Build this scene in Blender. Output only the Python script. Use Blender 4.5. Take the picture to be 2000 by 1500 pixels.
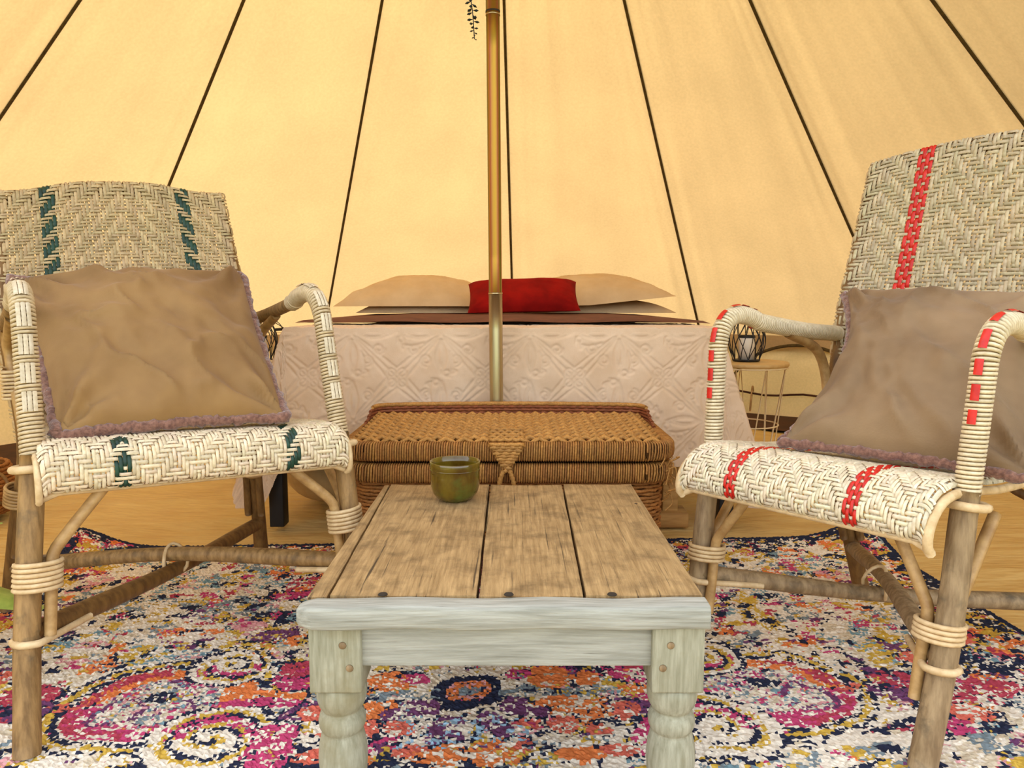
import bpy, bmesh, math, random
import numpy as np
from mathutils import Vector

for o in list(bpy.data.objects):
    bpy.data.objects.remove(o)
SC = bpy.context.scene
COL = SC.collection
R_ = math.radians

# ------------------------------------------------------------------ camera
cam_d = bpy.data.cameras.new('camera')
cam_d.sensor_width = 36.0
cam_d.lens = 36.0 * 1450 / 2000
cam_d.clip_start = 0.02
cam = bpy.data.objects.new('camera', cam_d)
COL.objects.link(cam)
cam.location = (0, 0, 0.66)
cam.rotation_euler = (R_(90 - 6.3), 0, 0)
SC.camera = cam

# ------------------------------------------------------------------ world, sun, exposure
SUN_AZ, SUN_EL = R_(-38), R_(48)          # behind the tent, to the left
w = bpy.data.worlds.new('sky')
SC.world = w
w.use_nodes = True
nt = w.node_tree
nt.nodes.clear()
wo = nt.nodes.new('ShaderNodeOutputWorld')
bg = nt.nodes.new('ShaderNodeBackground')
sky = nt.nodes.new('ShaderNodeTexSky')
sky.sky_type = 'NISHITA'
sky.sun_disc = False
sky.sun_elevation = SUN_EL
sky.sun_rotation = SUN_AZ
sky.air_density = 1.0
sky.dust_density = 2.5
hs = nt.nodes.new('ShaderNodeHueSaturation')
hs.inputs['Saturation'].default_value = 0.35
nt.links.new(sky.outputs[0], hs.inputs['Color'])
nt.links.new(hs.outputs[0], bg.inputs[0])
bg.inputs[1].default_value = 0.85
nt.links.new(bg.outputs[0], wo.inputs[0])
sd = bpy.data.lights.new('sun', 'SUN')
sd.energy = 4.3
sd.angle = R_(6)
sd.color = (1.0, 0.95, 0.86)
sun = bpy.data.objects.new('sun', sd)
COL.objects.link(sun)
sv = Vector((math.sin(SUN_AZ) * math.cos(SUN_EL), math.cos(SUN_AZ) * math.cos(SUN_EL), math.sin(SUN_EL)))
sun.rotation_euler = sv.to_track_quat('Z', 'Y').to_euler()
sun.location = (-3, 6, 6)
vs = SC.view_settings
vs.view_transform = 'Standard'
vs.look = 'None'
vs.gamma = 1.0
vs.exposure = 0.0
vs.use_curve_mapping = False
SC.cycles.max_bounces = 10
SC.cycles.diffuse_bounces = 6
SC.cycles.transmission_bounces = 6
SC.cycles.caustics_reflective = False
SC.cycles.caustics_refractive = False
SC.cycles.use_denoising = True
SC.cycles.sample_clamp_indirect = 6.0

rng = np.random.default_rng(7)
random.seed(7)
A = np.array


# ================================================================== helpers
def nrm(v):
    v = np.asarray(v, float)
    return v / (np.linalg.norm(v, axis=-1, keepdims=True) + 1e-12)


def hash3(i, j, k, seed):
    n = (i * 374761393 + j * 668265263 + k * 2147483647 + seed * 144665) & 0xffffffff
    n = ((n ^ (n >> 13)) * 1274126177) & 0xffffffff
    return ((n ^ (n >> 16)) & 0xffff) / 65535.0


def vnoise(x, y, z=0.0, seed=0):
    x = np.asarray(x, float); y = np.asarray(y, float); z = np.asarray(z, float) + 0 * x
    xi, yi, zi = np.floor(x).astype(np.int64), np.floor(y).astype(np.int64), np.floor(z).astype(np.int64)
    fx, fy, fz = x - xi, y - yi, z - zi
    fx, fy, fz = [f * f * (3 - 2 * f) for f in (fx, fy, fz)]
    r = 0
    for a in (0, 1):
        for b in (0, 1):
            for c in (0, 1):
                wgt = (fx if a else 1 - fx) * (fy if b else 1 - fy) * (fz if c else 1 - fz)
                r = r + wgt * hash3(xi + a, yi + b, zi + c, seed)
    return r


def fbm(x, y, z=0.0, seed=0, oct=3):
    r, amp, tot = 0, 1.0, 0
    for o in range(oct):
        r = r + amp * vnoise(np.asarray(x) * 2 ** o, np.asarray(y) * 2 ** o, np.asarray(z) * 2 ** o, seed + o * 17)
        tot += amp
        amp *= 0.5
    return r / tot


def catmull(pts, n=8):
    P = [A(p, float) for p in pts]
    P = [2 * P[0] - P[1]] + P + [2 * P[-1] - P[-2]]
    out = []
    for i in range(1, len(P) - 2):
        for k in range(n):
            t = k / n
            out.append(0.5 * (2 * P[i] + (P[i + 1] - P[i - 1]) * t + (2 * P[i - 1] - 5 * P[i] + 4 * P[i + 1] - P[i + 2]) * t * t
                              + (3 * P[i] - P[i - 1] - 3 * P[i + 1] + P[i + 2]) * t ** 3))
    out.append(P[-2])
    return np.array(out)


def resample(C, step=None, n=None):
    C = np.asarray(C, float)
    d = np.r_[0, np.cumsum(np.linalg.norm(np.diff(C, axis=0), axis=1))]
    if n is None:
        n = max(2, int(round(d[-1] / step)) + 1)
    t = np.linspace(0, d[-1], n)
    return np.stack([np.interp(t, d, C[:, k]) for k in range(3)], -1)


def frames(C, ref=(0, 0, 1)):
    C = np.asarray(C, float)
    T = nrm(np.gradient(C, axis=0))
    r = A(ref, float)
    if abs(T[0] @ nrm(r)) > 0.95:
        r = A((0.0, 1.0, 0.0)) if abs(T[0][1]) < 0.9 else A((1.0, 0, 0))
    N = np.zeros_like(C)
    n = r - T[0] * (r @ T[0])
    N[0] = nrm(n)
    for i in range(1, len(C)):
        n = N[i - 1] - T[i] * (N[i - 1] @ T[i])
        N[i] = nrm(n)
    return T, N, np.cross(T, N)


class MB:
    """collects verts, faces and a per-vertex tint, then links ONE mesh object"""
    def __init__(s):
        s.V, s.F, s.T, s.n, s.fm = [], [], [], 0, None

    def add(s, V, F, tint=None):
        V = np.asarray(V, float).reshape(-1, 3)
        if tint is None:
            tint = (1, 1, 1)
        T = np.broadcast_to(np.asarray(tint, float), (len(V), 3))
        s.V.append(V); s.T.append(T)
        if isinstance(F, np.ndarray):
            s.F += (F + s.n).tolist()
        else:
            s.F += [[i + s.n for i in f] for f in F]
        s.n += len(V)
        return s

    def grid(s, P, cu=False, cv=False, tint=None, flip=False):
        P = np.asarray(P, float)
        n, m = P.shape[:2]
        I = np.arange(n * m).reshape(n, m)
        if cu: I = np.vstack([I, I[:1]])
        if cv: I = np.hstack([I, I[:, :1]])
        F = np.stack([I[:-1, :-1], I[:-1, 1:], I[1:, 1:], I[1:, :-1]], -1).reshape(-1, 4)
        if flip: F = F[:, ::-1]
        if tint is not None and np.ndim(tint) == 3: tint = np.asarray(tint).reshape(-1, 3)
        return s.add(P.reshape(-1, 3), F, tint)

    def tube(s, C, r, n=8, cap=True, tint=None, ref=(0, 0, 1), closed=False, flat=1.0):
        C = np.asarray(C, float)
        T, N, B = frames(C, ref)
        r = np.broadcast_to(np.asarray(r, float), (len(C),))
        a = np.linspace(0, 2 * np.pi, n, endpoint=False)
        P = C[:, None] + r[:, None, None] * (np.cos(a)[None, :, None] * N[:, None] * flat + np.sin(a)[None, :, None] * B[:, None])
        base = s.n
        s.grid(P, cu=closed, cv=True, tint=tint)
        if cap and not closed:
            s.F.append([base + i for i in range(n)][::-1] and [base + i for i in range(n - 1, -1, -1)][::-1])
            m = len(C) - 1
            s.F.append([base + m * n + i for i in range(n - 1, -1, -1)])
        return s

    def box(s, c, size, bev=0.004, seg=2, rot=None, tint=None, jit=0.0):
        bm = bmesh.new()
        bmesh.ops.create_cube(bm, size=1.0)
        for v in bm.verts:
            v.co = Vector((v.co.x * size[0], v.co.y * size[1], v.co.z * size[2]))
        if bev > 0:
            bmesh.ops.bevel(bm, geom=list(bm.edges), offset=bev, segments=seg, profile=0.6, affect='EDGES')
        V = np.array([v.co[:] for v in bm.verts])
        if rot is not None: V = V @ np.asarray(rot).T
        bm.verts.index_update()
        F = [[v.index for v in f.verts] for f in bm.faces]
        bm.free()
        return s.add(V + A(c), F, tint)

    def prism(s, poly, z0, z1, tint=None):
        n = len(poly)
        V = [(x, y, z0) for x, y in poly] + [(x, y, z1) for x, y in poly]
        F = [list(range(n))[::-1], list(range(n, 2 * n))] + [[i, (i + 1) % n, n + (i + 1) % n, n + i] for i in range(n)]
        return s.add(V, F, tint)

    def lathe(s, prof, c=(0, 0, 0), n=28, tint=None):
        a = np.linspace(0, 2 * np.pi, n, endpoint=False)
        pr = np.asarray(prof, float)
        P = np.stack([pr[:, None, 0] * np.cos(a), pr[:, None, 0] * np.sin(a), pr[:, None, 1] + 0 * a], -1) + A(c)
        return s.grid(P, cv=True, tint=tint, flip=True)

    def build(s, name, material, parent=None, smooth=True, loc=None):
        me = bpy.data.meshes.new(name)
        V = np.concatenate(s.V)
        T = np.concatenate(s.T)
        off = A(parent.matrix_off) if False else None
        o = bpy.data.objects.new(name, me)
        if parent is not None:
            root = parent
            while root.parent is not None: root = root.parent
            V = V - A(root.location)
            o.parent = parent
        else:
            if loc is None:
                lo, hi = V.min(0), V.max(0)
                loc = ((lo[0] + hi[0]) / 2, (lo[1] + hi[1]) / 2, lo[2])
            o.location = loc
            V = V - A(loc)
        me.from_pydata(V.tolist(), [], s.F)
        at = me.attributes.new('tint', 'FLOAT_COLOR', 'POINT')
        at.data.foreach_set('color', np.hstack([T, np.ones((len(T), 1))]).ravel())
        me.materials.append(material)
        if smooth:
            me.polygons.foreach_set('use_smooth', [True] * len(me.polygons))
        me.update()
        COL.objects.link(o)
        return o


def tag(o, label, cat, group=None):
    o['label'] = label
    o['category'] = cat
    if group: o['group'] = group
    return o


def thing(name, loc, label, cat, group=None):
    o = bpy.data.objects.new(name, None)
    o.empty_display_size = 0.1
    o.location = loc
    COL.objects.link(o)
    return tag(o, label, cat, group)


def struct(o):
    o['kind'] = 'structure'
    return o


def stuff(o):
    o['kind'] = 'stuff'
    return o


def sempty(name, loc=(0, 0, 0)):
    o = bpy.data.objects.new(name, None)
    o.location = loc
    COL.objects.link(o)
    return struct(o)


# ------------------------------------------------------------------ materials
def srgb(r, g, b):
    f = lambda c: c / 12.92 if c <= 0.04045 else ((c + 0.055) / 1.055) ** 2.4
    return (f(r / 255), f(g / 255), f(b / 255), 1.0)


def material(name, c1, c2=None, scale=20.0, stretch=(1, 1, 1), rough=0.75, bump=0.0, bscale=None, bstretch=None,
             metal=0.0, coat=0.0, sheen=0.0, tint=False, c3=None, scale3=5.0, lo3=0.55, hi3=0.7, detail=4.0, lo=0.35, hi=0.65, spec=0.4, c4=None, scale4=90, stretch4=(1, 1, 1), lo4=0.60, hi4=0.68):
    m = bpy.data.materials.new(name)
    m.use_nodes = True
    t = m.node_tree
    N, L = t.nodes, t.links
    b = N['Principled BSDF']
    b.inputs['Roughness'].default_value = rough
    b.inputs['Metallic'].default_value = metal
    b.inputs['Coat Weight'].default_value = coat
    b.inputs['Sheen Weight'].default_value = sheen
    b.inputs['Specular IOR Level'].default_value = spec
    tc = N.new('ShaderNodeTexCoord')

    def noise(sc, st, det=detail):
        mp = N.new('ShaderNodeMapping')
        mp.inputs['Scale'].default_value = st
        L.new(tc.outputs['Object'], mp.inputs[0])
        n = N.new('ShaderNodeTexNoise')
        n.inputs['Scale'].default_value = sc
        n.inputs['Detail'].default_value = det
        n.inputs['Roughness'].default_value = 0.6
        L.new(mp.outputs[0], n.inputs['Vector'])
        return n

    col = None
    if c2 is not None:
        n = noise(scale, stretch)
        r = N.new('ShaderNodeValToRGB')
        r.color_ramp.elements[0].position = lo
        r.color_ramp.elements[1].position = hi
        r.color_ramp.elements[0].color = c1
        r.color_ramp.elements[1].color = c2
        L.new(n.outputs['Fac'], r.inputs[0])
        col = r.outputs[0]
    for cx, sc_x, st_x, lo_x, hi_x in ((c3, scale3, (1, 1, 1), lo3, hi3), (c4, scale4, stretch4, lo4, hi4)):
        if cx is None: continue
        n = noise(sc_x, st_x)
        r = N.new('ShaderNodeMapRange')
        r.inputs['From Min'].default_value = lo_x
        r.inputs['From Max'].default_value = hi_x
        L.new(n.outputs['Fac'], r.inputs['Value'])
        mx = N.new('ShaderNodeMix')
        mx.data_type = 'RGBA'
        L.new(r.outputs[0], mx.inputs['Factor'])
        L.new(col, mx.inputs[6])
        mx.inputs[7].default_value = cx
        col = mx.outputs[2]
    if tint:
        a = N.new('ShaderNodeAttribute')
        a.attribute_name = 'tint'
        if col is None:
            col = a.outputs['Color']
        else:
            mx = N.new('ShaderNodeMix')
            mx.data_type = 'RGBA'
            mx.blend_type = 'MULTIPLY'
            mx.inputs['Factor'].default_value = 1.0
            L.new(col, mx.inputs[6])
            L.new(a.outputs['Color'], mx.inputs[7])
            col = mx.outputs[2]
    if col is None:
        b.inputs['Base Color'].default_value = c1
    else:
        L.new(col, b.inputs['Base Color'])
    if bump > 0:
        n = noise(bscale or scale, bstretch or stretch, 3.0)
        bp = N.new('ShaderNodeBump')
        bp.inputs['Strength'].default_value = 1.0
        bp.inputs['Distance'].default_value = bump
        L.new(n.outputs['Fac'], bp.inputs['Height'])
        L.new(bp.outputs[0], b.inputs['Normal'])
    return m


def canvas_material(name, cd, ct, mixf=0.55):
    m = bpy.data.materials.new(name)
    m.use_nodes = True
    t = m.node_tree
    N, L = t.nodes, t.links
    N.remove(N['Principled BSDF'])
    out = N['Material Output']
    tc = N.new('ShaderNodeTexCoord')
    n = N.new('ShaderNodeTexNoise')
    n.inputs['Scale'].default_value = 90
    n.inputs['Detail'].default_value = 5
    L.new(tc.outputs['Object'], n.inputs['Vector'])
    n2 = N.new('ShaderNodeTexNoise')
    n2.inputs['Scale'].default_value = 3
    L.new(tc.outputs['Object'], n2.inputs['Vector'])
    add = N.new('ShaderNodeMath'); add.operation = 'ADD'
    L.new(n.outputs['Fac'], add.inputs[0]); L.new(n2.outputs['Fac'], add.inputs[1])
    rr = N.new('ShaderNodeMapRange')
    rr.inputs['From Min'].default_value = 0.7; rr.inputs['From Max'].default_value = 1.3
    rr.inputs['To Min'].default_value = 0.90; rr.inputs['To Max'].default_value = 1.06
    L.new(add.outputs[0], rr.inputs['Value'])

    def mul(c):
        mx = N.new('ShaderNodeMix'); mx.data_type = 'RGBA'; mx.blend_type = 'MULTIPLY'
        mx.inputs['Factor'].default_value = 1
        mx.inputs[6].default_value = c
        L.new(rr.outputs[0], mx.inputs[7])
        return mx.outputs[2]
    d = N.new('ShaderNodeBsdfDiffuse'); tr = N.new('ShaderNodeBsdfTranslucent')
    L.new(mul(cd), d.inputs[0]); L.new(mul(ct), tr.inputs[0])
    bp = N.new('ShaderNodeBump'); bp.inputs['Distance'].default_value = 0.0012
    L.new(n.outputs['Fac'], bp.inputs['Height'])
    L.new(bp.outputs[0], d.inputs['Normal'])
    mx = N.new('ShaderNodeMixShader'); mx.inputs[0].default_value = mixf
    L.new(d.outputs[0], mx.inputs[1]); L.new(tr.outputs[0], mx.inputs[2])
    L.new(mx.outputs[0], out.inputs[0])
    return m


M = {}
M['canvas'] = canvas_material('tent_canvas', (0.74, 0.55, 0.31, 1), (0.405, 0.270, 0.112, 1), 0.36)
M['canvas_wall'] = canvas_material('tent_wall_canvas', (0.72, 0.53, 0.28, 1), (0.40, 0.26, 0.10, 1), 0.28)
M['piping'] = material('seam_piping', srgb(88, 70, 30), srgb(66, 50, 20), 60, rough=0.9)
M['groundsheet'] = material('groundsheet', srgb(210, 180, 114), srgb(198, 164, 100), 6, stretch=(1, 2.5, 1), rough=0.6, bump=0.020, bscale=4.5, bstretch=(1, 3.5, 1))
M['brown_strip'] = material('dark_brown', srgb(78, 42, 18), srgb(58, 30, 12), 10, rough=0.8)
M['grass'] = material('grass', srgb(96, 118, 52), srgb(70, 92, 38), 8, rough=0.9, bump=0.01)
M['cane_back'] = material('aged_cane', (0.95, 0.95, 0.95, 1), (0.70, 0.66, 0.60, 1), 90, rough=0.55, tint=True)
M['cane'] = material('cane', (1, 1, 1, 1), (0.80, 0.76, 0.68, 1), 110, rough=0.5, tint=True)
M['pole_wood'] = material('peeled_cane_pole', srgb(162, 126, 76), srgb(114, 84, 44), 30, stretch=(3, 3, 0.5), rough=0.6, bump=0.0012, bscale=60, c3=srgb(98, 78, 50), scale3=22, lo3=0.56, hi3=0.72)
M['pole_grey'] = material('weathered_cane_pole', srgb(162, 136, 98), srgb(122, 98, 66), 30, stretch=(3, 3, 0.5), rough=0.65, bump=0.0012, bscale=60, c3=srgb(100, 84, 60), scale3=26, lo3=0.55, hi3=0.7)
M['pole_dark'] = material('dark_cane_pole', srgb(128, 92, 44), srgb(92, 62, 26), 24, stretch=(3, 3, 0.6), rough=0.6, bump=0.001, bscale=60)
M['brace'] = material('thin_cane', srgb(188, 150, 94), srgb(152, 114, 64), 40, rough=0.5, bump=0.0006, bscale=80)
M['binding'] = material('binding_cane', srgb(216, 188, 142), srgb(192, 160, 112), 60, rough=0.5)
M['red_cane'] = material('red_cane', srgb(206, 36, 18), srgb(176, 24, 12), 60, rough=0.45)
M['green_cane'] = material('green_cane', srgb(30, 66, 46), srgb(20, 46, 34), 60, rough=0.5)
M['table_top'] = material('weathered_oak_top', srgb(190, 156, 104), srgb(126, 96, 54), 80, stretch=(2.2, 0.14, 1), rough=0.8, bump=0.0020, bscale=120, bstretch=(4, 0.2, 1), c3=srgb(96, 72, 40), scale3=20, lo3=0.47, hi3=0.78, lo=0.25, hi=0.75, detail=8,
                           c4=srgb(74, 56, 32), scale4=70, stretch4=(2.4, 0.05, 1), lo4=0.60, hi4=0.68)
M['table_face'] = material('bleached_oak', srgb(172, 170, 156), srgb(126, 124, 110), 60, stretch=(0.18, 3, 3), rough=0.8, bump=0.0012, bscale=90, bstretch=(0.2, 4, 4), lo=0.3, hi=0.72, detail=8, c4=srgb(96, 92, 80), scale4=110, stretch4=(0.08, 2, 2), lo4=0.66, hi4=0.76)
M['table_leg'] = material('bleached_oak_leg', srgb(170, 166, 142), srgb(124, 120, 94), 70, stretch=(2.5, 2.5, 0.22), rough=0.8, bump=0.0005, bscale=90, bstretch=(3, 3, 0.3), c3=srgb(132, 122, 88), scale3=12, lo3=0.52, hi3=0.75, lo=0.3, hi=0.72, detail=8)
M['dark_hole'] = material('dark_wood', srgb(46, 36, 24), rough=0.9)
M['seagrass'] = material('seagrass_rope', (1, 1, 1, 1), (0.62, 0.55, 0.44, 1), 220, rough=0.7, tint=True, bump=0.0008, bscale=500)
M['dark_inside'] = material('dark_basket_core', srgb(58, 34, 16), rough=0.95)
M['quilt'] = material('quilted_cotton', srgb(220, 190, 156), srgb(210, 178, 142), 14, rough=0.9, bump=0.0005, bscale=500, sheen=0.15)
M['brown_blanket'] = material('brown_blanket', srgb(112, 62, 40), srgb(92, 48, 30), 20, rough=0.9)
M['pillow'] = material('beige_pillowcase', srgb(210, 180, 136), srgb(198, 166, 122), 8, rough=0.9, bump=0.0008, bscale=160)
M['red_velvet'] = material('dark_red_velvet', srgb(150, 14, 6), srgb(118, 6, 2), 10, rough=0.9, spec=0.15)
M['velvet'] = material('taupe_velvet', srgb(146, 110, 62), srgb(122, 88, 46), 5, rough=0.75, sheen=0.08, bump=0.0004, bscale=300)
M['velvet_grey'] = material('grey_taupe_velvet', srgb(142, 114, 80), srgb(114, 88, 58), 5, rough=0.75, sheen=0.08, bump=0.0004, bscale=300)
M['fluff'] = material('fleece_trim', srgb(142, 100, 80), srgb(98, 62, 48), 160, rough=0.95, sheen=0.4, bump=0.002, bscale=260)
M['mattress'] = material('mattress_ticking', srgb(196, 178, 150), rough=0.9)
M['pine'] = material('pine_board', srgb(186, 142, 78), srgb(150, 106, 52), 18, stretch=(0.4, 3, 3), rough=0.7)
M['black'] = material('black_metal', srgb(22, 20, 20), rough=0.5)
M['cream_wire'] = material('cream_wire', srgb(226, 206, 164), rough=0.5)
M['wood_disc'] = material('pale_wood_disc', srgb(204, 170, 112), srgb(186, 150, 92), 20, stretch=(0.5, 4, 1), rough=0.5)
M['wax'] = material('candle_wax', srgb(236, 226, 206), rough=0.5)
M['leaf_dark'] = material('dark_garland_leaf', srgb(26, 34, 20), srgb(16, 22, 14), 40, rough=0.6)
M['leaf'] = material('plant_leaf', srgb(168, 172, 76), srgb(120, 140, 52), 20, rough=0.4)
M['terracotta'] = material('terracotta', srgb(170, 96, 60), srgb(150, 80, 48), 20, rough=0.85)
M['soil'] = material('soil', srgb(50, 36, 24), rough=1)
M['sack'] = material('beige_sack', srgb(190, 160, 110), srgb(168, 138, 88), 8, rough=0.8)
M['rug'] = material('rug_pile', (1, 1, 1, 1), rough=0.95, tint=True, spec=0.1)
M['bowl'] = material('olive_glaze', srgb(106, 86, 20), srgb(76, 52, 8), 26, stretch=(1, 1, 0.6), rough=0.16, coat=0.5, c3=srgb(78, 88, 28), scale3=18, lo3=0.5, hi3=0.7)


def pole_metal():
    m = bpy.data.materials.new('zinc_chromate_steel')
    m.use_nodes = True
    t = m.node_tree
    N, L = t.nodes, t.links
    b = N['Principled BSDF']
    b.inputs['Metallic'].default_value = 0.85
    b.inputs['Roughness'].default_value = 0.42
    tc = N.new('ShaderNodeTexCoord')
    sx = N.new('ShaderNodeSeparateXYZ')
    L.new(tc.outputs['Object'], sx.inputs[0])
    at = N.new('ShaderNodeMath'); at.operation = 'ARCTAN2'
    L.new(sx.outputs['X'], at.inputs[0]); L.new(sx.outputs['Y'], at.inputs[1])
    no = N.new('ShaderNodeTexNoise'); no.inputs['Scale'].default_value = 5
    L.new(tc.outputs['Object'], no.inputs['Vector'])
    ad = N.new('ShaderNodeMath'); ad.operation = 'MULTIPLY_ADD'
    ad.inputs[1].default_value = 0.35
    L.new(no.outputs['Fac'], ad.inputs[0]); L.new(at.outputs[0], ad.inputs[2])
    sn = N.new('ShaderNodeMath'); sn.operation = 'SINE'
    m2 = N.new('ShaderNodeMath'); m2.operation = 'MULTIPLY'; m2.inputs[1].default_value = 3.0
    L.new(ad.outputs[0], m2.inputs[0]); L.new(m2.outputs[0], sn.inputs[0])
    mr = N.new('ShaderNodeMapRange'); mr.inputs['From Min'].default_value = -1
    L.new(sn.outputs[0], mr.inputs['Value'])
    r = N.new('ShaderNodeValToRGB')
    e = r.color_ramp.elements
    e[0].color = srgb(168, 128, 44); e[1].color = srgb(112, 104, 34)
    x = e.new(0.5); x.color = srgb(166, 96, 66)
    x = e.new(0.72); x.color = srgb(176, 128, 56)
    L.new(mr.outputs[0], r.inputs[0])
    L.new(r.outputs[0], b.inputs['Base Color'])
    return m


M['pole'] = pole_metal()
M['pole_silver'] = material('zinc_steel_sleeve', srgb(196, 182, 140), srgb(170, 140, 90), 6, stretch=(6, 6, 0.4), rough=0.3, metal=0.85)

# ================================================================== the tent
TC = A((0.0, 2.04))
TR, TH, HW = 2.71, 2.83, 0.467
APEX = A((-0.06, 2.03, TH))
AZ = [-1.268, -0.871, -0.434, 0.003, 0.4345, 0.836, 1.281] + [1.281 + 0.467 * k for k in range(1, 8)]
NG = len(AZ)


def eave(a):
    return A((TC[0] + TR * math.sin(a), TC[1] + TR * math.cos(a), HW))


def seam_curve(a, n=40):
    t = np.linspace(0.0, 1, n)[:, None]
    P = APEX + (eave(a) - APEX) * t
    P[:, 2] -= 0.012 * (4 * t * (1 - t))[:, 0]
    return P


# floor: the groundsheet, creased
g = MB()
nr, na = 120, 280
rr = np.linspace(0.0, TR - 0.005, nr)[:, None]
aa = np.linspace(0, 2 * np.pi, na, endpoint=False)[None]
X, Y = TC[0] + rr * np.sin(aa), TC[1] + rr * np.cos(aa)
cre = 1 - np.abs(2 * fbm(X * 1.6 + 3 + Y * 0.7, Y * 5.5 - X * 1.2, seed=3) - 1)
Z = -0.004 - 0.016 * (1 - cre ** 2) * (rr > 0.02)
g.grid(np.stack([X, Y, Z], -1)[::-1], cv=True)
floor = struct(g.build('floor', M['groundsheet'], loc=(0, 2.04, 0)))
# dark brown strip on the floor along the foot of the wall
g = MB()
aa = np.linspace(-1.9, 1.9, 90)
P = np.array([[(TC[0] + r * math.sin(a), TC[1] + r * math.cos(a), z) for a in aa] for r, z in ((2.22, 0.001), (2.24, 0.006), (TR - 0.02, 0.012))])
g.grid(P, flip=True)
struct(g.build('floor_strip', M['brown_strip']))
g = MB()
P = np.array([[(TC[0] + r * math.sin(a), TC[1] + r * math.cos(a), -0.03) for a in np.linspace(0, 2 * np.pi, 48, endpoint=False)] for r in (0.01, 4, 12, 40)])
g.grid(P, cv=True, flip=True)
struct(g.build('ground', M['grass'], loc=(0, 2.04, -0.03)))

roof = sempty('ceiling', (0, 2.04, HW))
walls = {k: sempty('wall_' + k, (0, 2.04, 0)) for k in ('left', 'back', 'right', 'front')}
for k in range(NG):
    a0, a1 = AZ[k], AZ[(k + 1) % NG] + (2 * np.pi if k == NG - 1 else 0)
    mid = (a0 + a1) / 2
    door = 2.3 < mid < 4.0
    C0, C1 = seam_curve(a0), seam_curve(a1)
    if door: C0, C1 = C0[:13], C1[:13]
    ns = 60
    s = np.linspace(0, 1, ns)[None, :, None]
    P = C0[:, None] * (1 - s) + C1[:, None] * s
    n = nrm(np.cross(C0[-1] - C0[0], C1[-1] - C1[0]))
    if n @ (A((TC[0], TC[1], 1.0)) - C0[-1]) < 0: n = -n
    tt = np.linspace(0, 1, len(C0))[:, None]
    ss = s[..., 0]
    edge = np.exp(-np.minimum(ss, 1 - ss) / 0.10)
    wr = (fbm(ss * 9 + tt * 2.0 + k * 7, tt * 1.6 + k, seed=11) - 0.5) * 0.030 * (0.35 + edge)
    wr = wr - 0.030 * np.sin(np.pi * ss) * tt        # the cloth bellies out a little
    wr = wr + 0.010 * np.sin(np.minimum(ss, 1 - ss) * 85 + 3 * tt) * np.exp(-np.minimum(ss, 1 - ss) / 0.07) * (0.3 + tt ** 3) * (fbm(tt * 5 + k, ss * 3, seed=13) * 2 - 0.3)
    wr = wr * np.minimum(1, np.minimum(ss, 1 - ss) * 12)
    P = P + wr[..., None] * n
    g = MB().grid(P)
    g.build('canvas_panel', M['canvas'], roof)
    # dark piped seam
    S = C0 if not door else seam_curve(a0)[:16]
    g = MB().tube(seam_curve(a0) + 0.0, np.linspace(0.006, 0.007, 40), 6)
    g.build('seam_piping', M['piping'], roof)
    if door: continue
    # wall below
    side = 'back' if abs((mid + np.pi) % (2 * np.pi) - np.pi) < 0.64 else ('front' if abs(mid - np.pi) < 0.95 else ('right' if mid < np.pi else 'left'))
    nz, nn = 16, 36
    z = np.linspace(HW + 0.004, 0.0, nz)[:, None]
    u = np.linspace(0, 1, nn)[None]
    e0, e1 = eave(a0), eave(a1)
    X = e0[0] * (1 - u) + e1[0] * u + 0 * z
    Y = e0[1] * (1 - u) + e1[1] * u + 0 * z
    out = nrm(A((math.sin(mid), math.cos(mid))))
    f = (HW - z) / HW
    bulge = 0.05 * np.sin(np.pi * np.clip(f, 0, 1) ** 0.8) + 0.035 * (fbm(u * 4 + k * 3 + f, f * 2.5 + u * 2, seed=21) - 0.5) * np.clip(f * 4, 0, 1)
    P = np.stack([X + out[0] * bulge, Y + out[1] * bulge, z + 0 * u], -1)
    MB().grid(P).build('canvas_panel', M['canvas_wall'], walls[side])
    # outer eave flap
    P = np.stack([A(e0) * (1 - t) + A(e1) * t for t in np.linspace(0, 1, 8)])
    o3 = A((out[0], out[1], 0))
    P = np.stack([P + o3 * 0.012 + A((0, 0, 0.02)), P + o3 * 0.05 + A((0, 0, -0.03)), P + o3 * 0.055 + A((0, 0, -0.085))])
    MB().grid(P).build('eave_flap', M['canvas_wall'], walls[side])


def wallpt(a, z, inset=0.0):
    return A((TC[0] + (TR - inset) * math.sin(a), TC[1] + (TR - inset) * math.cos(a), z))


# arched window seam, tie cord and loops low on the right wall
arc = [wallpt(0.655 + 0.150 * math.cos(t), 0.12 + 0.30 * math.sin(t), 0.075) for t in np.linspace(0.15, np.pi - 0.15, 26)]
MB().tube(np.array(arc), 0.009, 6).build('window_arch_seam', M['piping'], walls['right'])
cord = [wallpt(a, 0.135 + 0.01 * math.sin(a * 40), 0.06) for a in np.linspace(0.50, 0.80, 12)]
MB().tube(np.array(cord), 0.006, 6).build('tie_cord', M['brown_strip'], walls['right'])
for a in (0.555, 0.735):
    lp = [wallpt(a, z, 0.085 - 0.02 * k) for k, z in enumerate((0.03, 0.12, 0.17, 0.14))]
    MB().tube(catmull(lp), 0.006, 6).build('tie_loop', M['brace'], walls['right'])

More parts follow.
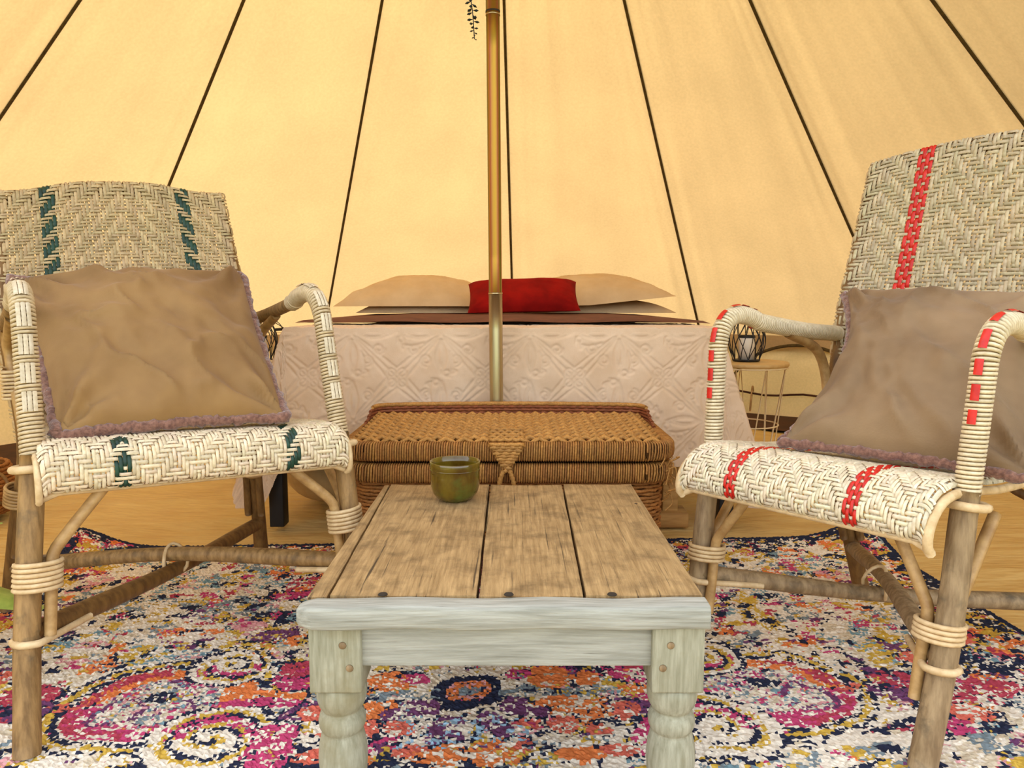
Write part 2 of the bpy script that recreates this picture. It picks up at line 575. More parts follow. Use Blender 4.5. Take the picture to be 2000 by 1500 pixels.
# ================================================================== centre pole
pb, pt = A((-0.040, 2.03, 0.0)), APEX - A((0, 0, 0.02))
tp = thing('tent_pole', pb, 'tall brassy steel tent pole rising in front of the bed', 'pole')
lerp = lambda a, b, t: a + (b - a) * t
zf = lambda z: (z - pb[2]) / (pt[2] - pb[2])
JZ = [0.0, 0.684, 1.412, TH - 0.02]
for i, (z0, z1, rad, mt) in enumerate(((0.0, 0.684, 0.0185, 'pole_silver'), (0.684, 1.412, 0.0178, 'pole'), (1.412, TH - 0.02, 0.0185, 'pole'))):
    g = MB().tube(np.linspace(lerp(pb, pt, zf(z0)), lerp(pb, pt, zf(z1)), 8), rad, 24)
    g.build('pole_section', M[mt], tp)
for z, mt in ((0.684, 'pole_silver'), (1.412, 'dark_hole'), (1.404, 'pole_silver')):
    g = MB().tube(np.linspace(lerp(pb, pt, zf(z - 0.002)), lerp(pb, pt, zf(z + 0.002)), 3), 0.0192, 24)
    g.build('joint_ring', M[mt], tp)
MB().lathe([(0.0, 0.0), (0.05, 0.0), (0.05, 0.006), (0.024, 0.012), (0.024, 0.04), (0.0, 0.04)], pb, 24).build('base_foot', M['pole_silver'], tp)

# ================================================================== rug
RW, RL = 2.156, 1.62
rex = nrm(A((2.156, 0.099))); rey = A((rex[1], -rex[0])); rorg = A((-0.086, 1.974))
CELL = 0.0042
nx, ny = int(RW / CELL), int(RL / CELL)
xs = (np.arange(nx) + 0.5) / nx * RW - RW / 2
ys = (np.arange(ny) + 0.5) / ny * RL
XX, YY = np.meshgrid(xs, ys, indexing='ij')
PAL = {k: A(srgb(*v)[:3]) for k, v in dict(ivory=(224, 212, 190), sand=(206, 190, 160), navy=(40, 44, 62), slate=(122, 134, 136), teal=(116, 146, 152),
       mustard=(196, 160, 66), magenta=(184, 66, 104), crimson=(174, 66, 80), orange=(216, 122, 66), coral=(206, 104, 84), purple=(108, 64, 98), pink=(208, 150, 148), lblue=(150, 182, 200)).items()}
rc = np.broadcast_to(PAL['ivory'], (nx, ny, 3)).copy()
J = rng.random((nx, ny))
J2 = rng.random((nx, ny))


def paint(mask, col, p=1.0):
    mk = mask & (J2 < p) if np.isscalar(p) else mask & (J2 < p)
    rc[mk] = PAL[col]


def reroll():
    global J2
    a_ = rng.random((nx + 4, ny + 4))
    a_ = sum(a_[i:i + nx, j:j + ny] * w for i, j, w in ((1, 1, 0.5), (0, 1, 1), (1, 0, 0.35), (1, 2, 0.35), (2, 1, 1), (3, 1, 0.5), (0, 2, 0.3), (2, 0, 0.3)))
    srt = np.sort(a_.ravel())
    J2 = np.searchsorted(srt, a_.ravel()).reshape(nx, ny) / float(nx * ny)


wx = (fbm(XX * 14, YY * 14, seed=31) - 0.5) * 0.034      # hand-drawn wobble
wy = (fbm(XX * 14 + 9, YY * 14 + 5, seed=32) - 0.5) * 0.034
SYM = -0.022
PX, PY = np.abs(XX - SYM) + wx, YY + wy
QX = XX - SYM + wx
# distressed speckle over the ground
for i, (col, sc, th, p) in enumerate((('sand', 9, 0.50, 0.5), ('slate', 13, 0.57, 0.5), ('teal', 12, 0.62, 0.4), ('mustard', 14, 0.60, 0.5), ('navy', 20, 0.645, 0.7),
                                      ('pink', 14, 0.66, 0.4), ('magenta', 16, 0.70, 0.6), ('crimson', 18, 0.70, 0.55), ('orange', 18, 0.70, 0.6), ('purple', 18, 0.70, 0.5), ('navy', 34, 0.67, 0.8), ('mustard', 30, 0.67, 0.6))):
    n = fbm(XX * sc + i * 5.3, YY * sc * 1.15 + i * 2.1, seed=50 + i, oct=3)
    reroll(); paint(n > th, col, np.clip((n - th) * 14, 0, 1) * p + 0.12)


def ell(cx, cy, rx, ry, ang=0.0, x=None, y=None):
    x = PX if x is None else x
    y = PY if y is None else y
    c, s = math.cos(ang), math.sin(ang)
    dx, dy = x - cx, y - cy
    return np.sqrt(((dx * c + dy * s) / rx) ** 2 + ((-dx * s + dy * c) / ry) ** 2)


def clean(mask, p=0.85):
    reroll(); paint(mask, 'ivory', p)


# big paisley pair
d = ell(0.50, 0.80, 0.150, 0.112, 0.25)
clean(d < 1.35, 0.75)
reroll(); paint((d > 0.66) & (d < 0.97) & (PY < 0.82), 'orange', 0.85)
reroll(); paint((d > 0.62) & (d < 0.98) & (PY >= 0.80), 'magenta', 0.85)
reroll(); paint((d > 0.78) & (d < 0.98) & (PX > 0.52), 'crimson', 0.7)
reroll(); paint((d > 1.0) & (d < 1.10), 'navy', 0.75)
reroll(); paint((d > 1.10) & (d < 1.20), 'mustard', 0.8)
reroll(); paint((d > 1.20) & (d < 1.27), 'navy', 0.6)
inn = d < 0.66
for col, p in (('slate', 0.32), ('pink', 0.3), ('magenta', 0.22), ('sand', 0.3), ('teal', 0.15), ('purple', 0.1)):
    n = fbm(XX * 40, YY * 40, seed=hash(col) % 97 if False else len(col) * 7)
    reroll(); paint(inn & (n > 0.42), col, p)
reroll(); paint(ell(0.505, 0.790, 0.026, 0.018) < 1, 'navy', 0.8)
d2 = ell(0.560, 0.830, 0.040, 0.040)
reroll(); paint((d2 < 1) & (d2 > 0.72), 'purple', 0.7)


def spiral(cx, cy, R, turns, h, start=0.0, fill=None):
    x, y = PX - cx, PY - cy
    r = np.hypot(x, y)
    ph = (np.arctan2(y, x) * h + start) / (2 * np.pi)
    k = (r / R * turns - ph) % 1.0
    m = r < R
    clean(m | (r < R * 1.1), 0.95)
    if fill:
        reroll(); paint(m & (r < R * 0.8) & (r > R * 0.4) & (y * fill[1] > 0), fill[0], 0.75)
    reroll(); paint(m & (k < 0.30), 'navy', 0.72)
    reroll(); paint(m & (k > 0.30) & (k < 0.58), 'mustard', 0.75)
    reroll(); paint((r > R) & (r < R * 1.10), 'navy', 0.7)


spiral(0.425, 0.680, 0.072, 2.3, 1, 0.5, ('magenta', 1))
spiral(0.385, 0.915, 0.092, 2.4, -1, 2.2, ('magenta', -1))
# bands sweeping from the paisley towards the centre
for off, col in ((0.0, 'orange'), (0.024, 'magenta')):
    b_ = np.abs(PY - (0.790 + off + 0.25 * (0.36 - PX) * 0.4)) < 0.011
    reroll(); paint(b_ & (PX > 0.26) & (PX < 0.40), col, 0.85)
for cx, cy, rx, ry, an, col in ((0.285, 0.735, 0.055, 0.040, 0.6, 'magenta'), (0.290, 0.930, 0.040, 0.060, 0.2, 'magenta'), (0.300, 0.700, 0.030, 0.030, 0, 'crimson'),
                                (0.655, 0.808, 0.040, 0.012, 0.1, 'coral'), (0.262, 0.845, 0.045, 0.022, 0.4, 'purple'),
                                (0.735, 0.782, 0.050, 0.035, 0.5, 'crimson'), (0.715, 0.826, 0.045, 0.028, 0.3, 'purple'), (0.810, 0.835, 0.070, 0.030, 0.2, 'crimson'),
                                (0.785, 0.888, 0.055, 0.026, 0.1, 'coral'), (0.745, 0.925, 0.040, 0.022, 0, 'magenta'), (0.880, 0.815, 0.060, 0.028, 0.2, 'crimson'),
                                (0.83, 0.715, 0.045, 0.030, 0.3, 'coral'), (0.91, 0.70, 0.05, 0.03, 0, 'navy'), (0.94, 0.645, 0.04, 0.025, 0, 'coral'), (0.90, 0.755, 0.06, 0.024, 0, 'navy'),
                                (0.375, 0.305, 0.050, 0.060, 0.4, 'crimson'), (0.365, 0.330, 0.030, 0.030, 0, 'orange'), (0.40, 0.365, 0.045, 0.02, 0.3, 'magenta'),
                                (0.305, 0.50, 0.030, 0.020, 0, 'orange'), (0.38, 0.56, 0.05, 0.022, 0.2, 'purple'), (0.45, 0.52, 0.035, 0.02, 0, 'pink')):
    dd = ell(cx, cy, rx, ry, an)
    reroll(); paint(dd < 1, col, 0.8)
    reroll(); paint((dd > 0.95) & (dd < 1.22), 'navy', 0.4)
# centre: dark ring with a warm heart, orange scrolls, purple chevrons
sq = (np.abs(QX / 0.056) ** 3.2 + np.abs((PY - 0.792) / 0.056) ** 3.2) ** (1 / 3.2)
clean(sq < 1.75, 0.8)
reroll(); paint(sq < 1.55, 'sand', 0.5)
reroll(); paint(sq < 1.0, 'navy', 0.94)
reroll(); paint(sq < 0.58, 'orange', 0.75)
reroll(); paint(sq < 0.58, 'pink', 0.3)
reroll(); paint(sq < 0.28, 'slate', 0.7)
for cx, cy, rx, ry, col in ((0.142, 0.752, 0.036, 0.034, 'orange'), (0.150, 0.838, 0.040, 0.030, 'orange'), (0.205, 0.760, 0.026, 0.026, 'orange'), (0.215, 0.845, 0.030, 0.026, 'orange'),
                            (0.250, 0.855, 0.028, 0.024, 'coral'), (0.092, 0.742, 0.026, 0.020, 'magenta'), (0.085, 0.838, 0.028, 0.026, 'purple'), (0.115, 0.856, 0.020, 0.020, 'purple'),
                            (0.040, 0.886, 0.028, 0.026, 'purple'), (0.052, 0.912, 0.018, 0.020, 'purple'), (0.040, 0.965, 0.044, 0.034, 'orange'), (0.085, 0.950, 0.020, 0.020, 'coral'),
                            (0.150, 0.895, 0.020, 0.020, 'coral'), (0.105, 0.892, 0.020, 0.018, 'coral'), (0.165, 0.972, 0.040, 0.020, 'orange'), (0.225, 0.960, 0.030, 0.016, 'coral'), (0.205, 0.905, 0.022, 0.015, 'coral')):
    dd = ell(cx, cy, rx, ry)
    reroll(); paint((dd > 0.9) & (dd < 1.4), 'navy', 0.22)
    reroll(); paint(dd < 1, col, 0.85)
reroll(); paint((np.abs(PX - 0.005) < 0.10) & (PY > 0.87) & (PY < 0.95), 'lblue', 0.22)
reroll(); paint((np.abs(PX - 0.15) < 0.1) & (np.abs(PY - 0.80) < 0.014), 'slate', 0.55)
# edge bands
ed = np.minimum(np.minimum(XX + RW / 2, RW / 2 - XX), np.minimum(YY, RL - YY))
nb = fbm(XX * 22, YY * 22, seed=91)
band = (ed > 0.02) & (ed < 0.13)
clean(band & (nb < 0.5), 0.4)
for i, col in enumerate(('navy', 'orange', 'crimson', 'mustard', 'navy')):
    n = fbm(XX * 26 + i * 3, YY * 26, seed=100 + i)
    reroll(); paint(band & (n > 0.60), col, 0.8)
reroll(); paint((ed > 0.016) & (ed < 0.040) & (nb > 0.42), 'navy', 0.8)
paint(ed < 0.017, 'navy', 2.0)
fade = fbm(XX * 7, YY * 7, seed=140)
reroll()
rc[(J2 < 0.03 + 0.25 * np.clip((fade - 0.45) * 4, 0, 1)) & (ed > 0.02) & (sq > 1.2)] = PAL['ivory']
rc *= (0.86 + 0.28 * rng.random((nx, ny)))[..., None]
# pile: one little quad per tuft, uneven in height; two corners curl
gx, gy = np.linspace(-RW / 2, RW / 2, nx + 1), np.linspace(0, RL, ny + 1)
GX, GY = np.meshgrid(gx, gy, indexing='ij')
GZ = 0.010 + 0.0034 * (rng.random(GX.shape) - 0.5)
curl = lambda cx: 0.055 * np.exp(-((np.abs(GX - cx) / 0.11) ** 2 + (GY / 0.13) ** 2))
GZ = GZ + curl(-RW / 2) + 0.9 * curl(RW / 2)
eb = (GX < -RW / 2 + 1e-6) | (GX > RW / 2 - 1e-6) | (GY < 1e-6) | (GY > RL - 1e-6)
GZ = np.where(eb, np.maximum(GZ - 0.010, 0.001), GZ)
jx = (rng.random(GX.shape) - 0.5) * CELL * 0.5 * ~eb
jy = (rng.random(GX.shape) - 0.5) * CELL * 0.5 * ~eb
W = rorg[None, None] + (GX + jx)[..., None] * rex + (GY + jy)[..., None] * rey
V = np.concatenate([W, GZ[..., None]], -1).reshape(-1, 3)
I = np.arange((nx + 1) * (ny + 1)).reshape(nx + 1, ny + 1)
F = np.stack([I[:-1, :-1], I[:-1, 1:], I[1:, 1:], I[1:, :-1]], -1).reshape(-1, 4)
me = bpy.data.meshes.new('rug')
rl = A((rorg[0], rorg[1] - 0.8, 0.0))
me.from_pydata((V - rl).tolist(), [], F.tolist())
at = me.attributes.new('tint', 'FLOAT_COLOR', 'FACE')
at.data.foreach_set('color', np.concatenate([rc.reshape(-1, 3), np.ones((nx * ny, 1))], 1).ravel())
me.materials.append(M['rug'])
rug = bpy.data.objects.new('rug', me)
rug.location = rl
COL.objects.link(rug)
tag(rug, 'ivory patterned rug with magenta, orange and navy medallions spread on the tent floor', 'rug')

# ================================================================== coffee table
TX0, TX1, TY0, TY1, TZ = -0.254, 0.236, 0.850, 1.452, 0.300
tcx = (TX0 + TX1) / 2
ct = thing('coffee_table', (tcx, (TY0 + TY1) / 2, 0.0), 'low weathered plank coffee table with turned legs standing on the rug', 'table')
TT = 0.030
wd0, wd1 = 0.026, 0.010            # tapering edge strip on the left: width at the front and at the back
yb = TY0 + 0.036                    # planks end against the front board


def plank(xa0, xb0, xa1, xb1, z0=TZ - TT, dz=0.0, warp=0.0, seed=0):
    """long plank from front (y=yb) to back; x edges a,b at front (0) and back (1)"""
    ny_, nx_ = 22, 9
    t = np.linspace(0, 1, ny_)[:, None]
    s = np.linspace(0, 1, nx_)[None]
    X = (xa0 * (1 - s) + xb0 * s) * (1 - t) + (xa1 * (1 - s) + xb1 * s) * t
    Yp = yb + 0.0015 + (TY1 - yb - 0.0015) * t + 0 * s
    e = np.minimum(np.minimum(s, 1 - s) * abs(xb0 - xa0), np.minimum(t, 1 - t) * 0.5)
    Zt = TZ + dz + warp * (s - 0.5) ** 2 * 4 - 0.003 * np.exp(-e / 0.003) + 0.0016 * (fbm(X * 60, Yp * 14, seed=seed) - 0.5)
    X = X + 0.0018 * (fbm(Yp * 18, X * 3, seed=seed + 3) - 0.5) * ((s < 0.01) | (s > 0.99))
    g = MB()
    g.grid(np.stack([X, Yp, Zt], -1), flip=True)
    bot = np.stack([X, Yp, 0 * X + z0], -1)
    g.grid(bot)
    top = np.stack([X, Yp, Zt], -1)
    for a_, b_ in ((top[:, 0], bot[:, 0]), (bot[:, -1], top[:, -1]), (bot[0], top[0]), (top[-1], bot[-1])):
        g.grid(np.stack([a_, b_]))
    return g


edges_f = [TX0 + wd0 + 0.002, -0.0425, 0.0905, TX1]
edges_b = [TX0 + wd1 + 0.003, -0.0440, 0.1010, TX1 + 0.001]
gap = 0.0040
for i in range(3):
    plank(edges_f[i] + (gap / 2 if i else 0), edges_f[i + 1] - (gap / 2 if i < 2 else 0), edges_b[i] + (gap / 2 if i else 0), edges_b[i + 1] - (gap / 2 if i < 2 else 0),
          dz=(0, -0.001, 0.0005)[i], warp=0.001, seed=40 + i * 5).build('plank', M['table_top'], ct)
plank(TX0, TX0 + wd0 - 0.002, TX0, TX0 + wd1 - 0.001, dz=-0.001, seed=61).build('edge_strip', M['table_top'], ct)
# front board with a rounded left end
nb_ = 26
xsb = np.r_[TX0 - 0.006 + 0.020 * (np.linspace(0, 1, 9) ** 2), np.linspace(TX0 + 0.03, TX1, 15), TX1 + 0.0015, TX1 + 0.002]
prof = []
for k in range(20):
    a = 2 * np.pi * k / 20
    cy_, sy_ = math.cos(a), math.sin(a)
    sgn = lambda v: math.copysign(abs(v) ** 0.35, v)
    prof.append((sgn(cy_) * 0.018, sgn(sy_) * (TT / 2)))
prof = A(prof)
sc_ = np.clip((xsb - xsb[0]) / 0.020, 0, 1) ** 0.5
sc_ = np.where(sc_ < 0.05, 0.05, sc_)
sc2 = np.ones(nb_); sc2[-1] = 0.9
P = np.zeros((nb_, 20, 3))
for i, x in enumerate(xsb):
    P[i, :, 0] = x
    P[i, :, 1] = TY0 + 0.018 + prof[:, 0] * (0.5 + 0.5 * sc_[i]) * sc2[i]
    P[i, :, 2] = TZ - 0.002 - TT / 2 + prof[:, 1] * (0.55 + 0.45 * sc_[i]) * sc2[i] + 0.0012 * math.sin(x * 37)
g = MB().grid(P, cv=True)
g.F.append(list(range(20)))
g.F.append(list(range((nb_ - 1) * 20, nb_ * 20))[::-1])
g.build('front_board', M['table_face'], ct)
for x in (-0.160, -0.004, 0.124):
    MB().lathe([(0.0, 0.0), (0.0062, 0.0), (0.0055, 0.0012), (0.0, 0.0014)], (x, yb - 0.0005, TZ - 0.0002), 12).build('nail_hole', M['dark_hole'], ct)
for x, y, r in ((0.214, 1.05, 0.0040), (0.222, 1.30, 0.0030)):
    MB().lathe([(0.0, 0.0), (r, 0.0), (r * 0.8, 0.0006), (0.0, 0.0007)], (x, y, TZ + 0.0004), 14).build('nail_head', M['dark_hole'], ct)  # small dark discs standing for nails in the right-hand plank
LW = 0.064
lx = (TX0 + 0.006 + LW / 2, TX1 - 0.001 - LW / 2)
ly = (TY0 + 0.012 + LW / 2, TY1 - 0.012 - LW / 2)
SQZ = 0.183
for x in lx:
    for y in ly:
        g = MB().box((x, y, (TZ - TT + SQZ) / 2), (LW, LW, TZ - TT - SQZ), 0.003)
        leg = g.build('leg', M['table_leg'], ct)
        pr = [(0.010, SQZ + 0.001), (0.0312, SQZ), (0.0318, SQZ - 0.010), (0.0314, SQZ - 0.018), (0.0290, SQZ - 0.027), (0.0255, SQZ - 0.033), (0.0240, SQZ - 0.0345), (0.0240, SQZ - 0.0365), (0.0275, SQZ - 0.040),
              (0.0298, SQZ - 0.048), (0.0290, SQZ - 0.056), (0.0262, SQZ - 0.0615), (0.0250, SQZ - 0.063), (0.0265, SQZ - 0.066), (0.0300, SQZ - 0.082), (0.0312, SQZ - 0.100), (0.0295, SQZ - 0.122),
              (0.0225, SQZ - 0.145), (0.0195, SQZ - 0.152), (0.026, SQZ - 0.156), (0.026, SQZ - 0.164), (0.021, 0.0125), (0.001, 0.0125)]
        MB().lathe(pr, (x, y, 0), 32).build('turned_shaft', M['table_leg'], leg)
        if y == ly[0]:
            for dx, dz in ((0.010 if x < 0 else -0.010, 0.245), (0.018 if x < 0 else -0.019, 0.216)):
                P = MB().lathe([(0, 0), (0.0048, 0), (0.0042, 0.0012), (0, 0.0014)], n=14)
                P.V = [v[:, [0, 2, 1]] * A((1, -1, 1)) + A((x + dx, y - LW / 2 - 0.0002, dz)) for v in P.V]
                P.build('peg', M['pole_grey'], leg)
APZ0, APZ1 = 0.214, TZ - TT
g = MB().box((tcx, ly[0] - 0.012, (APZ0 + APZ1) / 2), (lx[1] - lx[0] - LW + 0.008, 0.022, APZ1 - APZ0), 0.002); g.build('apron', M['table_face'], ct)
g = MB().box((tcx, ly[1] + 0.012, (APZ0 + APZ1) / 2), (lx[1] - lx[0] - LW + 0.008, 0.022, APZ1 - APZ0), 0.002); g.build('apron', M['table_face'], ct)
for x in (lx[0] - 0.012, lx[1] + 0.012):
    MB().box((x, (ly[0] + ly[1]) / 2, (APZ0 + APZ1) / 2), (0.022, ly[1] - ly[0] - LW + 0.008, APZ1 - APZ0), 0.002).build('apron', M['table_top'], ct)

# ================================================================== bowl
bw = thing('bowl', (-0.104, 1.330, TZ + 0.001), 'small olive green glazed bowl standing on the plank coffee table', 'bowl')
c0 = (-0.104, 1.330, TZ + 0.001)
MB().lathe([(0.0, 0.0), (0.026, 0.0), (0.027, 0.0015), (0.034, 0.005), (0.041, 0.014), (0.0445, 0.028), (0.0450, 0.046), (0.0448, 0.0565), (0.0458, 0.0580), (0.0460, 0.070), (0.0452, 0.0716),
           (0.0440, 0.0712), (0.0432, 0.060), (0.0425, 0.030), (0.038, 0.013), (0.028, 0.006), (0.0, 0.005)], c0, 56).build('body', M['bowl'], bw)
MB().lathe([(0.0448, 0.0560), (0.0462, 0.0572), (0.0462, 0.0584), (0.0450, 0.0590)], c0, 56).build('rim_line', M['bowl'], bw)


# ================================================================== armchairs
def helix(C, r, pitch, tr, nper=12, ref=(0, 0, 1), sq=1.0):
    C = resample(C, 0.004)
    d = np.r_[0, np.cumsum(np.linalg.norm(np.diff(C, axis=0), axis=1))]
    T, N, B = frames(C, ref)
    turns = d[-1] / pitch
    n = int(turns * nper)
    t = np.linspace(0, d[-1], n)
    ph = t / pitch * 2 * np.pi
    ip = lambda X: np.stack([np.interp(t, d, X[:, k]) for k in range(3)], -1)
    rr_ = np.interp(t, d, np.broadcast_to(np.asarray(r, float), (len(C),))) if np.ndim(r) else r
    return ip(C) + (np.asarray(rr_).reshape(-1, 1) if np.ndim(rr_) else rr_) * (np.cos(ph)[:, None] * nrm(ip(N)) + np.sin(ph)[:, None] * nrm(ip(B)))


def coil(C, r, pitch, tr, n=4, nper=12):
    return MB().tube(helix(C, r, pitch, tr, nper), tr, n)


def ribbons(S, nu, nv, over, cols, amp, fill=0.92, axis='warp', sel=None, jit=0.0):
    """woven strands on surface S(u,v): warp strands follow v, weft strands follow u"""
    g = MB()
    if axis == 'warp': nstr, ncr = nu, nv
    else: nstr, ncr = nv, nu
    k = 2 * ncr + 1
    h = np.zeros((nstr, k))
    ov = over if axis == 'warp' else ~over.T
    hv = np.where(ov, amp, -amp)
    h[:, 1::2] = hv
    h[:, 2:-1:2] = (hv[:, 1:] + hv[:, :-1]) / 2
    h[:, 0] = hv[:, 0]; h[:, -1] = hv[:, -1]
    along = np.linspace(0, 1, k)
    ids = np.arange(nstr) if sel is None else sel
    idx = np.arange(k)
    for i in ids:
        c = (i + 0.5) / nstr
        wob = (random.random() - 0.5) * jit / nstr
        rows = []
        for q, lift in ((-0.5, 0.0), (0.0, 0.30), (0.5, 0.0)):
            cc = np.full(k, c + wob + q * fill / nstr)
            u, v = (cc, along) if axis == 'warp' else (along, cc)
            P, Nn = S(u, v)
            rows.append(P + Nn * (h[i] + lift * 0.007)[:, None])
        g.grid(np.stack(rows), tint=None if cols is None else cols[i], flip=(axis == 'warp'))
    return g


def surf_normal(fun, u, v, e=1e-3):
    P = fun(u, v)
    du = fun(np.clip(u + e, 0, 1), v) - fun(np.clip(u - e, 0, 1), v)
    dv = fun(u, np.clip(v + e, 0, 1)) - fun(u, np.clip(v - e, 0, 1))
    return P, nrm(np.cross(du, dv))


def make_chair(name, label, K, seat_prof, P):
    """K: 3-D joints per side; seat_prof: (distance behind the front leg, height) pairs; P: looks"""
    Lk, Rk = K['L'], K['R']
    base = (Lk['foot'] + Rk['foot'] + Lk['rfoot'] + Rk['rfoot']) / 4
    root = thing(name, (base[0], base[1], 0.0), label, 'chair', None)
    out_ = nrm((Rk['joint'] - Lk['joint']) * A((1, 1, 0)))
    fw = nrm(A((out_[1], -out_[0], 0)))
    if fw @ (Lk['joint'] - Lk['rseat']) < 0: fw = -fw
    legm = P['leg']
    lpt = lambda s, which, z: (lerp(K[s]['foot'], K[s]['joint'], z / K[s]['joint'][2]) if which == 'f' else lerp(K[s]['rfoot'], K[s]['rseat'], z / K[s]['rseat'][2]))
    for s, sg in (('L', -1), ('R', 1)):
        k = K[s]
        # front leg
        C = resample(catmull([k['foot'] + A((0, 0, 0.011)), lerp(k['foot'], k['joint'], 0.5) + out_ * sg * 0.004, k['joint'] + A((0, 0, 0.02))]), n=22)
        rad = P['rleg'] * (1.03 - 0.10 * np.linspace(0, 1, 22)) + 0.0009 * (fbm(np.linspace(0, 6, 22), np.zeros(22), seed=5 + sg) - 0.5)
        MB().tube(C, rad, 14).build('leg', M[legm], root)
        # rear leg and back post in one
        C = catmull([k['rfoot'] + A((0, 0, 0.011)), lerp(k['rfoot'], k['rseat'], 0.55), k['rseat'], k['armrear'], lerp(k['armrear'], k['top'], 0.6), k['top'] - A((0, 0, 0.015))], 6)
        MB().tube(C, np.linspace(P['rleg'] * 0.98, 0.011, len(C)), 12).build('leg', M['pole_dark'], root)
        # arm
        J0, Am, Ar = k['joint'], k['arm'], k['armrear']
        ctrl = Am + A((0, 0, P['armlift']))
        p0, p2 = lerp(J0, Am, 0.74), lerp(Am, Ar, P['armbend'])
        bz = np.array([(1 - t) ** 2 * p0 + 2 * t * (1 - t) * ctrl + t * t * p2 for t in np.linspace(0, 1, 14)])
        end = Ar + (-fw) * 0.01
        q = lerp(p2, end, 0.5) + A((0, 0, -0.004))
        C = resample(catmull(np.vstack([[J0 + A((0, 0, 0.012)), lerp(J0, p0, 0.5)], bz, [q, end]]), 5), 0.008)
        arm = MB().tube(C, 0.0134, 12).build('arm', M[P['armwood']], root)
        d = np.r_[0, np.cumsum(np.linalg.norm(np.diff(C, axis=0), axis=1))]
        upto = np.searchsorted(d, d[-1] * P['wrapfrac'])
        g = coil(C[:upto], 0.0148, P['pitch'], 0.0030, 5)
        g.T = [np.broadcast_to(A(P['wrapcol']), v.shape) * (0.88 + 0.24 * vnoise(v[:, 2] * 160, v[:, 0] * 8 + v[:, 1] * 8)[:, None]) for v in g.V]
        g.build('cane_wrapping', M['cane'], arm)
        # lengthwise inlay patches, over-and-under the wrapping
        Cs = resample(C, 0.0025)
        ds = np.arange(len(Cs)) * 0.0025
        Tn = nrm(np.gradient(Cs, axis=0))
        top_end = d[-1] * P['inlay_to']
        st = P['inlay_from']
        while st < top_end:
            i0, i1 = int(st / 0.0025), int((st + P['inlay_len']) / 0.0025)
            if i1 >= len(Cs) - 2: break
            seg = np.arange(i0, i1 + 1)
            for off in P['inlay_off']:
                rows = []
                for wv in (-1, 0, 1):
                    pts = []
                    for i in seg:
                        outd = fw + A((0, 0, 0.0001))
                        nn = outd - Tn[i] * (outd @ Tn[i])
                        # past the bend the outer face looks up
                        upv = A((0, 0, 1.0)) - Tn[i] * Tn[i][2]
                        nn = nrm(nrm(nn) * max(0.0, abs(Tn[i][2])) + upv * (1 - abs(Tn[i][2])))
                        sd_ = np.cross(Tn[i], nn)
                        x = off + wv * P['inlay_w'] / 2
                        pts.append(Cs[i] + nn * (math.sqrt(max(1e-8, 0.0188 ** 2 - x * x)) + (0.0014 if wv == 0 else 0)) + sd_ * x)
                    rows.append(pts)
                g = MB().grid(np.array(rows))
                g.T = [np.broadcast_to(A(P['inlay_tint']) * (0.9 + 0.2 * random.random()), v.shape) for v in g.V]
                g.build('cane_inlay', M[P['inlay']], arm)
            st += P['inlay_len'] + P['inlay_gap']
        # ring where arm meets seat
        ang = np.linspace(0, 2 * np.pi, 17)[:-1]
        ring = np.array([J0 + out_ * 0.027 * math.cos(t) + fw * 0.025 * math.sin(t) + A((0, 0, 0.003 * math.sin(t))) for t in ang])
        MB().tube(ring, 0.0062, 8, closed=True, cap=False).build('seat_ring', M['binding'], root)
        # bindings
        zb = P['bind_f']
        c_ = lpt(s, 'f', zb)
        ax = nrm(k['joint'] - k['foot'])
        shift = -out_ * sg * 0.008
        coil(np.linspace(c_ + shift - ax * P['bind_h'] / 2, c_ + shift + ax * P['bind_h'] / 2, 6), P['rleg'] + 0.012, 0.0072, 0.0036, 6, 18).build('binding', M['binding'], root)
        cr = lpt(s, 'r', 0.27)
        axr = nrm(k['rseat'] - k['rfoot'])
        coil(np.linspace(cr - axr * 0.02, cr + axr * 0.02, 6), P['rleg'] + 0.009, 0.007, 0.0036, 6, 16).build('binding', M['brace'], root)
        # corner braces: run beside the leg, bend, and reach the seat frame
        inw = -out_ * sg
        seatz = k['joint'][2] - 0.035
        for dirv, side_off, reach in ((inw, inw, 0.10), (-fw, -fw, 0.11)):
            lo_ = lpt(s, 'f', zb - P['brace_drop']) + side_off * (P['rleg'] + 0.007)
            b1 = lpt(s, 'f', zb + 0.02) + side_off * (P['rleg'] + 0.008)
            b2 = lpt(s, 'f', zb + 0.045) + side_off * (P['rleg'] + 0.020)
            up = lpt(s, 'f', seatz) + dirv * reach
            up[2] = seatz + 0.004
            MB().tube(resample(catmull([lo_, lerp(lo_, b1, 0.5), b1, b2, up], 6), 0.010), 0.0088, 9).build('brace', M['brace'], root)
        for dirv, reach in ((inw, 0.07), (fw, 0.09)):
            lo_ = lpt(s, 'r', 0.14) + dirv * (P['rleg'] + 0.006)
            b1 = lpt(s, 'r', 0.29) + dirv * (P['rleg'] + 0.007)
            up = lpt(s, 'r', k['rseat'][2] - 0.02) + dirv * reach
            MB().tube(resample(catmull([lo_, b1, up], 8), 0.012), 0.0085, 8).build('brace', M['pole_dark'], root)
        # brace from the arm down to the rear rail
        if P['armbrace']:
            a0 = lerp(Am, Ar, 0.52) + A((0, 0, -0.012))
            a1 = lerp(Am, Ar, 0.78) + A((0, 0, -0.055)) if P['armbrace'] == 1 else lerp(Am, Ar, 0.80) + A((0, 0, -0.045))
            a2 = lerp(lerp(J0, k['rseat'], 0.62), Ar, 0.40) if P['armbrace'] == 1 else lerp(lerp(J0, k['rseat'], 0.85), Ar, 0.45)
            a3 = lerp(J0, k['rseat'], 0.66 if P['armbrace'] == 1 else 0.90) + A((0, 0, 0.0))
            MB().tube(resample(catmull([a0, a1, a2, a3], 8), 0.012), 0.0105, 9).build('arm_brace', M['brace'], root)
